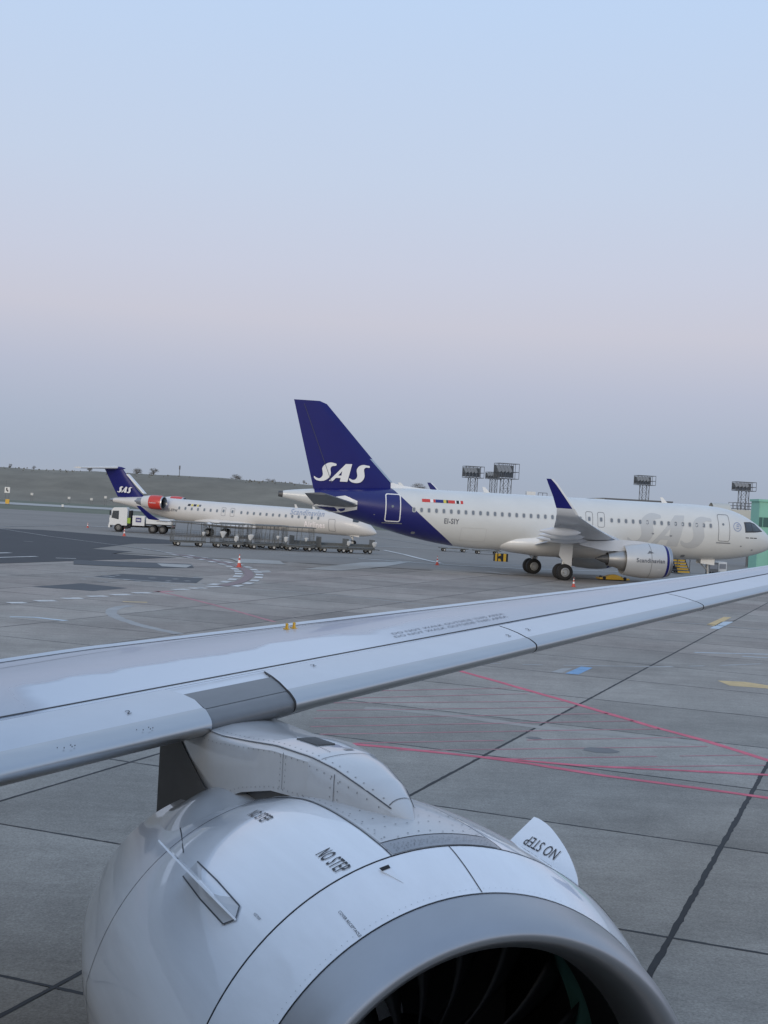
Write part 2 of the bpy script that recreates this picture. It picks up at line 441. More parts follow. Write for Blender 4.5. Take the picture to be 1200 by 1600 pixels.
# sealant in the joints
for k in range(-9, 8):
    n0 = OB + PB*k; pts = []
    for i in range(0, 690):
        p = gm * (4 + i*.15) + gn * n0
        if 7 < p.y < 96.5: pts.append(p)
    main = k in (-1, 0)
    if len(pts) > 2: strip('joint_sealant', pts, (.075 if k == 0 else .06) if main else .05, 'tar' if main else 'joint', apron, .0024, .32 if main else .3)
for j in range(-2, 24):
    m0 = OA + PA*j; pts = []
    for i in range(-440, 360):
        p = gm * m0 + gn * (i*.15)
        if 7 < p.y < 96.5 and abs(p.x) < p.y*.42 + 4: pts.append(p)
    if len(pts) > 2: strip('joint_sealant', pts, .048, 'joint', apron, .0018, .5)

def gl(pts): return [ground(*p) for p in pts]
def mark(name, pix, wd, m, far=False, **kw): return strip(name, gl(pix), wd, m, far_apron if far else apron, kw.pop('dz', .02 if far else .004), **kw)
# red keep-clear lines and their hatching
mark('red_line', [(700, 1043), (900, 1100), (1025, 1137), (1100, 1157), (1200, 1188), (1290, 1216)], .20, 'markred', rag=.18, step=.5)
mark('red_line', [(520, 1160), (600, 1167), (750, 1183), (825, 1193), (950, 1213), (1100, 1233), (1200, 1247), (1300, 1261)], .19, 'markred', rag=.18, step=.4, dz=.0048)
mark('red_line', [(760, 1183.5), (900, 1196), (1000, 1201), (1100, 1206), (1200, 1211), (1290, 1215)], .17, 'markred', rag=.18, step=.4, dz=.0056)
Z4 = lambda x, y: (600 + x/2, 880 + y/2)
for a, b_ in [((-160,402),(400,390)),((-190,424),(450,408)),((-200,437),(560,432)),((-210,461),(600,450)),((-220,485),(700,470)),((-230,511),(780,493)),((-200,535),(860,518)),((-90,562),(930,545)),((40,586),(1010,573)),((330,612),(1130,600)),((650,638),(1190,632))]:
    mark('hatch_line', [Z4(*a), Z4(*b_)], .075, 'markredthin', rag=.3, step=.5, gap=.02)
Z5 = lambda x, y: (x/2.609, 850 + y/2.609)
mark('red_line', [Z5(640, 193), Z5(720, 210), Z5(880, 250), Z5(1120, 318)], .22, 'markredthin', rag=.2, step=.6)
# white dashes
for x0, x1, y in [(35,105,240),(145,226,232),(256,335,222),(358,436,213.5),(455,531,207),(545,612,199.5),(705,766,185.5),(778,836,180.5),(846,905,174)]:
    mark('white_dash', [Z5(x0, y), Z5(x1, y-1)], .52, 'markwhite', rag=.12, step=.5)
mark('red_dash', [Z5(632, 194), Z5(700, 193)], .5, 'markredthin', rag=.12, step=.5)
Z2 = lambda x, y: (260 + x/3.333, 720 + y/3.333)
arc = gl(catmull([Z2(290, 652), Z2(330, 645), Z2(390, 628), Z2(428, 602), Z2(425, 580), Z2(395, 561), Z2(352, 545), Z2(290, 530), Z2(200, 512), Z2(100, 495), Z2(-60, 468), Z2(-150, 455)], 10, False))
acc = 0; cur = [arc[0]]; idx = 0
for p, q in zip(arc[:-1], arc[1:]):
    cur.append(q); acc += (Vector(q)-Vector(p)).length
    if acc > 1.15:
        par = far_apron if q[1] > 97 else apron
        t = (Vector(cur[-1]) - Vector(cur[0])).normalized(); s_ = Vector((-t.y, t.x, 0))
        wide = idx < 26
        if idx % 2 == 0:
            for sgn in ((-1, 1) if wide else (0,)):
                strip('white_dash', [Vector(c) + s_*sgn*.62 for c in cur], .46, 'markwhite', par, .02)
        if wide: strip('red_band', cur, .55, 'redband', par, .016)
        cur = [q]; acc = 0; idx += 1
# faded curved guide lines, a yellow stub, a blue trace
strip('faded_line', [tuple(p) for p in catmull([tuple(q) for q in gl([Z5(535, 251), Z5(478, 260), Z5(452, 277), Z5(478, 300), Z5(560, 328), Z5(640, 347), Z5(730, 366)])], 8, False)], .42, 'markfaint', apron, .0035, .15)
mark('yellow_stub', [Z5(500, 235), Z5(600, 238)], .3, 'markyellow', rag=.2, step=.6)
mark('blue_trace', [Z5(40, 297), Z5(140, 299), Z5(270, 313)], .25, 'markpaleblue', rag=.4, step=.7, gap=.1)
mark('faded_line', [Z5(960, 180), Z5(1200, 195), Z5(1500, 222), Z5(1800, 256)], .16, 'markfaint', rag=.2, step=.9)
# right-hand markings
patch('blue_patch', [Z4(566, 345), Z4(616, 323), Z4(652, 327), Z4(608, 348)], 'markblue', apron, .004)
patch('pale_patch', [Z4(522, 340), Z4(556, 329), Z4(590, 328), Z4(556, 343)], 'markfaint', apron, .0035)
patch('yellow_bar', [Z4(1008, 192), Z4(1062, 168), Z4(1086, 169), Z4(1034, 197)], 'markyellow', apron, .004)
patch('pale_blue_bar', [Z4(1018, 204), Z4(1056, 183), Z4(1092, 183), Z4(1046, 206)], 'markpaleblue', apron, .004)
patch('yellow_arrow', [Z4(1042, 367), Z4(1130, 371), Z4(1200, 382), Z4(1300, 396), Z4(1300, 408), Z4(1190, 391), Z4(1080, 383)], 'markyellow', apron, .004)
mark('pale_line', [Z4(970, 279), Z4(1080, 282), Z4(1300, 287)], .16, 'markpaleblue', rag=.3, step=.5)
mark('pale_line', [Z4(1120, 291), Z4(1200, 296)], .14, 'markpaleblue', rag=.3, step=.5)
mark('faded_line', [Z4(300, 313), Z4(560, 319), Z4(850, 324), Z4(1050, 320), Z4(1180, 314)], .16, 'markfaint', rag=.4, step=.6, gap=.25)
mark('faded_line', [Z4(850, 182), Z4(1000, 190), Z4(1200, 210), Z4(1300, 222)], .2, 'markfaint', rag=.3, step=.6)
mark('tyre_trace', [Z4(-60, 452), Z4(200, 473), Z4(500, 515), Z4(800, 545), Z4(1000, 565)], .42, 'trace', rag=.3, step=.5, dz=.003)
def blot(pix, rx, ry, m='oil', par=None):
    c = ground(*pix); b = B(); n = 18
    b.poly([(c.x + rx*math.cos(2*math.pi*i/n)*random.uniform(.85, 1.1), c.y + ry*math.sin(2*math.pi*i/n)*random.uniform(.85, 1.1), gz(c.x, c.y) + .005) for i in range(n)])
    return b.obj('oil_stain', m, par or apron)
blot(Z4(676, 585), .36, .30); blot(Z4(468, 547), .16, .15)
# far asphalt: fresh dark square, pale repairs, lines
Z1 = lambda x, y: (x/4, 700 + y/4)
patch('fresh_asphalt', [Z1(-700, 420), Z1(0, 503), Z1(260, 512), Z1(700, 546), Z1(1075, 577), Z1(1085, 600), Z1(840, 597), Z1(570, 630), Z1(830, 648), Z1(700, 660), Z1(1105, 686), Z1(480, 706), Z1(200, 716), Z1(0, 722), Z1(-800, 745)], 'asphalt_dark', far_apron, .012)
mark('thin_white_line', [Z1(-300, 470), Z1(0, 505), Z1(300, 552), Z1(600, 592), Z1(800, 618), Z1(1190, 675), Z1(1400, 705)], .22, 'markfaint', True, step=2, rag=.25, dz=.03)
mark('white_dash', [Z1(-60, 660), Z1(62, 657)], .5, 'markwhite', True, dz=.03)
mark('white_dash', [Z1(-60, 688), Z1(230, 680)], .35, 'markwhite', True, dz=.03)
mark('white_dash', [Z1(348, 690), Z1(475, 694)], .3, 'markwhite', True, dz=.03)
mark('white_dash', [Z1(145, 584), Z1(205, 588)], .3, 'markfaint', True, dz=.03)
mark('white_dash', [Z1(555, 490), Z1(690, 493)], .5, 'markwhite', True, dz=.03)
patch('dark_patch', [Z5(130, 175), Z5(330, 160), Z5(520, 180), Z5(380, 192)], 'patchdark', apron, .0035)
patch('dark_patch', [Z5(380, 132), Z5(500, 122), Z5(830, 140), Z5(800, 160), Z5(560, 152)], 'patchdark', apron, .0035)
patch('pale_repair', [Z5(300, 66), Z5(780, 82), Z5(790, 98), Z5(600, 98), Z5(300, 84)], 'patchdark', far_apron, .018)
patch('pale_repair', [Z5(640, 80), Z5(785, 86), Z5(760, 98), Z5(660, 92)], 'patchlight', far_apron, .024)
for i in range(26):
    x = random.uniform(330, 830); y = 122 + (x-480)*.05 + random.uniform(-3, 42)
    mark('scuffed_dash', [Z5(x, y), Z5(x + random.uniform(16, 30), y)], .28, 'markfaint', dz=.005) if ground(*Z5(x, y)).y < 96 else None
mark('faded_line', [Z5(320, 130), Z5(600, 150), Z5(860, 172)], .2, 'markfaint', rag=.3, step=1)
patch('pale_repair', [Z2(325, 508), Z2(405, 512), Z2(590, 522), Z2(622, 541), Z2(390, 532)], 'patchlight', far_apron, .018)
patch('pale_repair', [(474, 889.5), (566, 879), (645, 877.6), (600, 886), (530, 892)], 'patchlight', far_apron, .018)
patch('pale_repair', [(392, 893), (420, 891), (424, 894), (400, 895)], 'patchlight', apron, .004)
mark('white_line', [(560, 873), (640, 879), (720, 884), (816, 889), (950, 893), (1250, 905)], .45, 'markwhite', True, step=3, rag=.2, dz=.03)
mark('white_line', [(600, 860), (632, 867), (655, 873), (690, 881)], .4, 'markwhite', True, step=3, rag=.2, dz=.034)
mark('white_line', [(440, 868), (600, 873), (800, 884), (1000, 889)], .3, 'markfaint', True, step=3, rag=.3, dz=.026)
mark('white_line', [(580, 838), (680, 853), (790, 866), (900, 872)], .4, 'markfaint', True, step=4, rag=.2, dz=.03)
mark('white_line', [(540, 852), (640, 856), (750, 862)], .4, 'markwhite', True, step=4, rag=.2, dz=.034)
mark('white_line', [(0, 823), (110, 821), (170, 824)], .4, 'markfaint', True, step=4, rag=.2, dz=.03)
mark('white_line', [(760, 893), (800, 898)], .5, 'markfaint', rag=.2)
# taxiway strip and banks beyond the apron
b = B()
for Y0, Y1, m_, nm in ((310, 345, 'patchlight', 'taxiway'),):
    sheet(nm, [-500, -200, -70, -34, 9.7, 60, 200], [Y0, Y1], lambda x, y: gz(x, y) - .10, m_)
for o in col.objects:
    if o.name == 'taxiway': tag(o, 'pale taxiway strip crossing the grass before the hill', 'taxiway')

# embankment
def hill():
    b = B(); rings = []
    for i in range(0, 141):
        x = -520 + i*4.6; e = max(0, min(1, (125 - x) / 60)); e = e*e*(3-2*e)
        n1 = mnoise.noise(Vector((x*.02, 0, 0))) * .8 + mnoise.noise(Vector((x*.09, 3, 0))) * .3
        H = (11.2 + n1) * e
        prof = [(395, 0), (408, .10), (425, .38), (445, .72), (462, .93), (478, 1.0), (500, .97), (540, .5), (580, 0)]
        rings.append([(x, y + mnoise.noise(Vector((x*.03, y*.05, 1))) * 3, gz(x, y) - .3 + H*h + (mnoise.noise(Vector((x*.07, y*.08, 5))) * .55 if 0 < h < 1 else 0) * e) for y, h in prof])
    b.loft(rings, closed=False, cap=False)
    o = b.obj('hill', 'hill', smooth=60); tag(o, 'long grassy embankment running behind the airfield', 'hill', kind='structure')
hill()
def tuft(n):                       # rough scrub on the bank: uncountable
    b = B()
    for _ in range(n):
        x = random.uniform(-160, 60); t = random.uniform(.75, 1.0)
        y = 400 + 75*t; h = interp(y, [395, 408, 425, 445, 462, 478], [0, .1, .38, .72, .93, 1.0]) * 11.2
        s = random.uniform(.15, .5); z = gz(x, y) - .35 + h
        for q in range(3):
            a = random.uniform(0, 6.28); u = Vector((math.cos(a), math.sin(a), 0)) * s
            b.add([Vector((x, y, z)) - u, Vector((x, y, z)) + u, Vector((x, y, z + s*random.uniform(.7, 1.3))) + u*.3], [(0, 1, 2)])
    o = b.obj('hillside_scrub', mat('scrub', (.16, .15, .122), .95, var=.2, scale=.05), recalc=False); tag(o, 'dull brown scrub scattered over the embankment', 'scrub', kind='stuff')
tuft(260)

# ================================================================== OUR OWN AIRLINER (wing, engine, pylon)
PHI = rad(67.23)
own = empty('airliner', (0, 0, 0), -PHI, 'near airliner whose grey wing and white engine fill the foreground', 'airplane')
# local axes: x forward, y outboard (port), z up
def wz(la): return 3.2 + .0892*(la - 2.876)
def kk(la): return min(1.15, max(.40, 1 - .055*(la - 1)))
def aDL(la): return 8.745 + .4837*la
def aSTE(la): return aDL(la) - .15*kk(la)
def aFOLD(la): return 7.93 + .505*la
def aLE(la): return 7.72 + .510*la
def aTE(la): return 12.458 + .2537*la - max(0, 2.3 - la)*.22
def aSP(la): return aTE(la) - interp(la, [1.4, 4.1, 8], [.85, .42, .34]) if la < 8 else aTE(la) - .34
def W(la, aft, off): return (-aft, la, wz(la) + off)
def upper(la, t):          # upper skin from dark line (0) to visible rear edge (1)
    a = lerp(aDL(la), aTE(la), t); return W(la, a, .045*math.sin(min(1, t*1.25)*math.pi)*1.0 - .085*t**2.2)
def nose(la, grow=0.0):
    k = kk(la); F = aFOLD(la); L = aLE(la); S = aSTE(la)
    up = [(S, .006), (lerp(S, F, .35), -.004*k), (lerp(S, F, .7), -.028*k), (F, -.062*k)]
    nz = catmull([(F, -.062*k), (lerp(F, L, .35), -.072*k), (lerp(F, L, .72), -.092*k), (L - .025*k, -.122*k), (L - .050*k, -.158*k), (L - .035*k, -.196*k), (L + .02*k, -.230*k), (L + .12*k, -.262*k), (L + .34*k, -.285*k)], 4, False)
    return up, nz
wing = B(); rings = []
for i in range(49):
    la = -.6 + i*(14.6 + .6)/48; k = kk(la); L = aLE(la)
    r = [upper(la, t) for t in (1.0, .9, .75, .6, .45, .3, .15, 0)]
    r += [W(la, lerp(aSTE(la), aFOLD(la), .5), -.05*k), W(la, lerp(aFOLD(la), L, .5) + .1*k, -.12*k), W(la, L + .12*k, -.19*k), W(la, L + .3*k, -.26*k)]
    r += [W(la, L + 1.3*k, -.44*k), W(la, L + 2.4*k, -.50*k), W(la, aTE(la) - 1.0*k, -.36*k), W(la, aTE(la) + .55*k, -.27*k)]
    rings.append(r)
wing.loft(rings)
def wing_material():
    m = mat('wing_paint', (.375, .405, .46), .3, var=.03, scale=3, var2=.05, scale2=.35, coat=.15)
    t = m.node_tree; bs = t.nodes['Principled BSDF']
    hs = [n for n in t.nodes if n.type == 'HUE_SAT'][0]
    co = N(t, 'ShaderNodeTexCoord'); sp = N(t, 'ShaderNodeSeparateXYZ'); t.links.new(co.outputs['Object'], sp.inputs[0])
    def mth(op, a, b_=None):
        n = N(t, 'ShaderNodeMath', operation=op)
        for i, v in enumerate((a, b_)):
            if v is None: continue
            if isinstance(v, (int, float)): n.inputs[i].default_value = v
            else: t.links.new(v, n.inputs[i])
        return n.outputs[0]
    d = mth('SUBTRACT', mth('MULTIPLY', sp.outputs[0], -1), mth('ADD', mth('MULTIPLY', sp.outputs[1], .4837), 8.745))
    nz = N(t, 'ShaderNodeTexNoise'); nz.inputs['Scale'].default_value = .9; nz.inputs['Detail'].default_value = 4
    t.links.new(co.outputs['Object'], nz.inputs['Vector'])
    lim = mth('ADD', mth('MULTIPLY', nz.outputs[0], 1.3), .15)
    fr = N(t, 'ShaderNodeMapRange'); fr.interpolation_type = 'SMOOTHSTEP'; fr.inputs[1].default_value = -.05; fr.inputs[2].default_value = .09
    t.links.new(mth('SUBTRACT', lim, d), fr.inputs[0])
    fl = N(t, 'ShaderNodeMapRange'); fl.interpolation_type = 'SMOOTHSTEP'; fl.inputs[1].default_value = 1.55; fl.inputs[2].default_value = 1.8
    t.links.new(mth('ADD', sp.outputs[1], mth('MULTIPLY', nz.outputs[0], .5)), fl.inputs[0])
    fo = N(t, 'ShaderNodeMapRange'); fo.interpolation_type = 'SMOOTHSTEP'; fo.inputs[1].default_value = 6.2; fo.inputs[2].default_value = 4.2
    t.links.new(sp.outputs[1], fo.inputs[0])
    frost = mth('MULTIPLY', mth('MULTIPLY', fr.outputs[0], fl.outputs[0]), fo.outputs[0])
    mx = N(t, 'ShaderNodeMix', data_type='RGBA'); t.links.new(frost, mx.inputs[0])
    t.links.new(hs.outputs[0], mx.inputs[6]); mx.inputs[7].default_value = (.70, .73, .77, 1)
    t.links.new(mx.outputs[2], bs.inputs['Base Color'])
    rr = N(t, 'ShaderNodeMapRange'); rr.inputs[3].default_value = .27; rr.inputs[4].default_value = .62; t.links.new(frost, rr.inputs[0]); t.links.new(rr.outputs[0], bs.inputs['Roughness'])
    return m
wing_o = wing.obj('wing', wing_material(), own, smooth=40)
def slat(l0, l1, sk=0.0, name='slat'):
    b = B(); n = max(6, int((l1-l0)*6)); prev = None
    ru = []; rn = []; back = []
    for i in range(n+1):
        la = lerp(l0, l1, i/n); u, z = nose(la); q = sk*(i/n)**4
        sh = lambda t: (lambda p: (p[0] - .51*q*t, p[1] + q*t, p[2] + .089*q*t))
        ru.append([sh(t)(W(la, a, o)) for t, (a, o) in zip((0, .5, .85, 1), u)]); rn.append([sh(1)(W(la, a, o)) for a, o in z])
        back.append([W(la, z[-1][0], z[-1][1]), W(la, lerp(aFOLD(la), aLE(la), .5) + .12, -.15*kk(la)), W(la, aSTE(la), -.004)])
    b.loft(ru, closed=False, cap=False, mi=0); b.loft(rn, closed=False, cap=False, mi=1); b.loft(back, closed=False, cap=False, mi=2)
    for j in (0, n):
        ring = ru[j] + rn[j][1:] + back[j][1:2]
        b.add(ring, [tuple(range(len(ring)))], 2)
    return b.obj(name, ['slat', 'alu', 'line'], wing_o, smooth=50, recalc=True)
SL = [(-.55, 2.38), (3.30, 6.18), (6.20, 9.22), (9.24, 12.2), (12.22, 14.3)]
for a, c in SL: slat(a, c, .16 if a < 0 else 0)
def wstrip(name, f, la0, la1, wd, m, n=40, dz=.003, parent=None):
    b = B(); L = []
    for i in range(n+1):
        la = lerp(la0, la1, i/n); p = Vector(f(la)); q = p + Vector((-wd, 0, 0)); L += [p + Vector((0, 0, dz)), q + Vector((0, 0, dz))]
    b.add(L, [(2*i, 2*i+1, 2*i+3, 2*i+2) for i in range(n)])
    return b.obj(name, m, parent or wing_o)
wstrip('slat_gap_seal', lambda la: W(la, aDL(la) - .015, .0), -.6, 14.4, .032, 'seal', dz=.004)
wstrip('gap_shadow_strip', lambda la: W(la, aSTE(la), .0), -.6, 14.4, .012, 'line', dz=.0045)
def usk(la, a):
    t = (a - aDL(la)) / (aTE(la) - aDL(la)); return upper(la, t)
wstrip('spoiler_gap', lambda la: usk(la, aSP(la)), -.6, 14.4, .014, 'line', dz=.004)
wstrip('rear_edge_trim', lambda la: usk(la, aTE(la) - .22), -.6, 14.4, .2, mat('rear_edge_paint', (.60, .63, .66), .4, var=.04), dz=.006)
for la in (5.6, 8.1, 10.6):    # chordwise spoiler breaks
    b = B(); A = [Vector(usk(la, lerp(aSP(la), aTE(la), t))) + Vector((0, 0, .005)) for t in (0, .5, .95)]
    b.add([p + Vector((0, d, 0)) for p in A for d in (0, .012)], [(0, 1, 3, 2), (2, 3, 5, 4)]); b.obj('spoiler_gap', 'line', wing_o)
# fixed grey nose panel above the pylon between the two inner slats
b = B(); ru = []; rn = []
for i in range(9):
    la = lerp(2.387, 3.293, i/8); u, z = nose(la); k = kk(la)
    ru.append([W(la, a - .0, o - .012) for a, o in u[1:]]); rn.append([W(la, a + .025, o - .012) for a, o in z])
b.loft(ru, closed=False, cap=False); b.loft(rn, closed=False, cap=False)
lep = b.obj('leading_edge_panel', 'ledge', wing_o, smooth=30)
# sharklet
b = B(); rr = []
for t in (0, .25, .5, .75, 1):
    y = 14.55 + .9*t**.6; z = wz(14.6) + 2.3*t**1.3; a0 = aLE(14.6) + 1.4*t; c = lerp(1.55, .6, t)
    rr.append([(-a0, y, z), (-a0 - .3*c, y + .05, z), (-a0 - c, y, z), (-a0 - .3*c, y - .05, z)])
b.loft(rr); b.obj('sharklet', 'navy', own, smooth=40)
# wing lettering and marks
def wtext(name, s, size, la, aft, parent, m='textgrey', on=None, flip=False):
    # runs outboard along the leading edge, letters upright seen from the leading edge
    e = Vector((-.49, 1, .09)).normalized(); fl_ = flat_text(s, size); fl_ = ([(p[0]*1.25, p[1]*1.3) for p in fl_[0]], fl_[1])
    def fn(u, v):
        la2 = la + e.y*u; a2 = aft + .49*e.y*u + v
        p = Vector(on(la2, a2)) if on else Vector(usk(la2, a2)); p.z += .005; return p
    return decal(name, fl_, fn, m, parent)
wtext('warning_lettering', 'DO NOT WALK OUTSIDE THIS AREA', .085, 4.95, aDL(4.95) + .20, wing_o, 'textfaint')
wtext('warning_lettering', 'DO NOT WALK OUTSIDE THIS AREA', .085, 4.99, aDL(4.99) + .34, wing_o, 'textfaint')
def son(la, a):
    S, F = aSTE(la), aFOLD(la); k = kk(la); t = (S - a)/(S - F)
    return W(la, a, interp(t, [0, .35, .7, 1], [.006, -.004*k, -.028*k, -.062*k]) + .002)
for la, off in ((1.95, .16), (3.72, .40), (6.0, .10), (6.34, .16)):
    wtext('slat_number', '2', .085, la, aFOLD(la) + off, wing_o, 'textblack', on=son)
b = B()
for la, o in ((1.45, -.02), (2.02, -.01)):
    for i in range(7):
        a = i*6.28/7; p = Vector(W(la + .06*math.cos(a), aLE(la) + .06 + .035*math.sin(a), -.092*kk(la))); b.tube(p, p + Vector((.004, 0, .006)), .004, n=6)
tag(b.obj('slat_fasteners', 'rivet', wing_o), kind='stuff')
# yellow escape-rope anchors on the wing
def anchor(la, aft):
    p = Vector(usk(la, aft)); b = B()
    for d in (-.05, .05):
        b.tube(p + Vector((d*.6, 0, -.01)), p + Vector((d*.3, .0, .055)), .010, .009, n=8)
    b.tube(p + Vector((-.018, 0, .055)), p + Vector((.018, 0, .055)), .012, n=8); b.box(p + Vector((0, 0, .006)), (.10, .05, .010))
    b.obj('rope_anchor', 'yellow', wing_o, smooth=40)
anchor(4.40, aTE(4.40) - .66); anchor(4.49, aTE(4.49) - .65)

# ---- engine
EX, EY, EZ = -5.11, 2.876, 1.694
ss = [.303, .5, .689, .95, 1.2, 1.6, 2.0, 2.5, 3.0, 3.5, 4.0, 4.4]
rs = [1.171, 1.243, 1.295, 1.322, 1.338, 1.350, 1.355, 1.350, 1.315, 1.235, 1.13, 1.02]
rt = [1.171, 1.243, 1.292, 1.31, 1.315, 1.305, 1.265, 1.16, 1.03, .92, .82, .76]
def nrad(s, th):
    a = interp(s, ss, rs); t = interp(s, ss, rt); w_ = max(0, math.cos(th))**.9
    return a*(1-w_) + t*w_
def E(s, th, dr=0.0):
    r = nrad(s, th) + dr; return Vector((EX - s, EY + r*math.sin(th), EZ + r*math.cos(th)))
def cowl(s0, s1, n, m, name, parent, t0=-180, t1=180, nt_=96, dr=0.0, smooth=40):
    b = B(); full = (t1 - t0) >= 359.9; rings = []
    for i in range(n+1):
        s = lerp(s0, s1, i/n); rings.append([E(s, rad(lerp(t0, t1, j/nt_)), dr) for j in range(nt_ if full else nt_+1)])
    b.loft(rings, closed=full, cap=False); return b.obj(name, m, parent, smooth=smooth)
eng = cowl(.695, 4.4, 34, 'nacelle', 'engine', own, nt_=128)
inlet = cowl(.305, .685, 8, 'nacelle', 'inlet_cowl', eng, nt_=128)
def rev(name, prof, m, parent, n=128, smooth=50, ox=EX, oy=EY, oz=EZ):
    b = B(); b.loft([[(ox - s, oy + r*math.sin(2*math.pi*j/n), oz + r*math.cos(2*math.pi*j/n)) for j in range(n)] for s, r in prof], cap=False)
    return b.obj(name, m, parent, smooth=smooth)
lipprof = catmull([(.36, .945), (.24, .952), (.14, .972), (.06, 1.005), (.012, 1.04), (.0, 1.068), (.015, 1.092), (.07, 1.120), (.17, 1.146), (.302, 1.170)], 5, False)
rev('inlet_lip', lipprof, 'lip', eng)
rev('inlet_duct', [(.36, .945), (.5, .95), (.78, .985)], 'ductdark', eng)
rev('fan_rub_strip', [(.78, .985), (.80, .99), (.98, .995), (1.0, .99)], 'teal', eng)
rev('fan_case', [(1.0, .99), (1.4, .98), (2.2, .95)], 'ductdark', eng)
rev('bypass_back', [(1.75, .98), (1.76, .3)], 'dark', eng)
rev('cowl_gap', [(.69, 1.28), (.69, 1.290)], 'dark', eng)
rev('exhaust_nozzle', [(3.2, .72), (4.4, .68), (4.9, .60), (5.4, .42)], 'titan', eng)
rev('exhaust_plug', [(5.0, .33), (5.6, .22), (6.1, .03)], 'titan', eng, n=40)
# spinner and fan
rev('spinner', [(.72, .005), (.75, .05), (.82, .12), (.93, .20), (1.05, .27), (1.12, .30)], 'fan', eng, n=48)
def blade_mesh():
    b = B(); rings = []
    for i in range(9):
        t = i/8; r = lerp(.27, .965, t); tw = rad(lerp(24, 62, t)); ch = lerp(.22, .36, math.sin(t*1.9)/1.0 if t < .8 else .999); sw = .06*math.sin(t*3.1) - .05*t*t
        c0 = []
        for u, h in ((-.5, 0), (-.2, .012), (.2, .012), (.5, 0), (.2, -.010), (-.2, -.010)):
            a = u*ch; x = -(a*math.cos(tw)) ; y = a*math.sin(tw) + h*math.cos(tw) + sw
            c0.append((x + h*math.sin(tw), y, r))
        rings.append(c0)
    b.loft(rings)
    me = bpy.data.meshes.new('fan_blade'); me.from_pydata(b.v, [], b.f)
    for x in ('fan', 'fanedge'): me.materials.append(M[x])
    for p in me.polygons:
        p.use_smooth = True
        if all(b.v[i][0] > 0 for i in p.vertices) and False: p.material_index = 1
    me.update(); return me
bmh = blade_mesh()
for i in range(18):
    o = bpy.data.objects.new('fan_blade', bmh); link(o, eng); o.location = (EX - .95, EY, EZ); o.rotation_euler = (2*math.pi*i/18, 0, 0)
# panel gaps on the cowls
def nline(name, pts, wd, m='line', dr=.002, parent=None, along=None):
    b = B(); L = []
    P = [E(s, rad(t), dr) for s, t in pts]
    for i, p in enumerate(P):
        d = (P[min(i+1, len(P)-1)] - P[max(0, i-1)]).normalized(); nn = (E(pts[i][0], rad(pts[i][1]), .1) - p).normalized(); q = d.cross(nn).normalized()*wd/2
        L += [p + q, p - q]
    b.add(L, [(2*i, 2*i+1, 2*i+3, 2*i+2) for i in range(len(P)-1)]); return b.obj(name, m, parent or eng)
def sweep(s, a, b_, n): return [(s, lerp(a, b_, i/n)) for i in range(n+1)]
nline('cowl_seam', sweep(.690, -178, 178, 160), .008, dr=.003)
nline('lip_seam', sweep(.304, -178, 178, 160), .005, dr=.0025)
nline('cowl_seam', [(lerp(.31, .685, i/8), 0) for i in range(9)], .006)
def hingeth(s): return math.degrees(math.asin(.30/nrad(s, rad(-13))))
for sg in (-1, 1):
    nline('hinge_line', [(lerp(.69, 2.7, i/24), sg*hingeth(lerp(.69, 2.7, i/24))) for i in range(25)], .0075)
nline('reverser_seam', sweep(2.75, -150, 150, 90), .008)
nline('access_seam', [(3.3, -41), (2.9, -43), (2.5, -45.2), (2.35, -46)], .008)
# crown panel between the hinge lines and its grey front band
def crown(name, s0, s1, m, dr, n=14, wfac=1.0):
    b = B(); rings = []
    for i in range(n+1):
        s = lerp(s0, s1, i/n); h = hingeth(s)*wfac; rings.append([E(s, rad(lerp(-h, h, j/12)), dr) for j in range(13)])
    b.loft(rings, closed=False, cap=False); return b.obj(name, m, eng, smooth=40)
crown('crown_panel', .86, 2.6, 'panelgrey', .0035, wfac=.97)
crown('crown_front_band', .70, .855, 'bandgrey', .003, n=4, wfac=.97)
nline('panel_seam', sweep(.857, -13, 13, 12), .005, dr=.005)
# strakes on both shoulders of the cowl
def strake(thd, name='strake'):
    th = rad(thd); u = Vector((0, math.sin(th), math.cos(th))); v = Vector((0, math.cos(th), -math.sin(th)))
    out_ = catmull([(1.00, 1.325), (1.12, 1.405), (1.34, 1.498), (1.60, 1.572), (1.76, 1.594), (1.845, 1.592)], 4, False) + [(1.86, 1.45), (1.865, 1.33)]
    b = B(); c = Vector((EX, EY, EZ))
    f = [c + Vector((-s, 0, 0)) + u*r + v*.005 for s, r in out_]; b.prism(f, v*-.010)
    return b.obj(name, 'nacelle', eng, smooth=30)
strake(46); strake(-47.3)
for thd in (-47.3, 46):
    b = B(); rg = []
    ol = [(1.02, 0), (1.08, -2.4), (1.5, -2.6), (1.95, -2.3), (1.95, 2.3), (1.5, 2.6), (1.08, 2.4)]
    b.poly([E(s, rad(thd + t), .007) for s, t in ol]); b.obj('strake_base', 'panelgrey', eng)
    cl = ol + [ol[0]]
    for sgn in (-1, 1):
        nline('strake_base_edge', [(1.95, thd + sgn*2.4), (1.5, thd + sgn*2.7), (1.08, thd + sgn*2.5), (1.01, thd)], .008, 'line', .008)
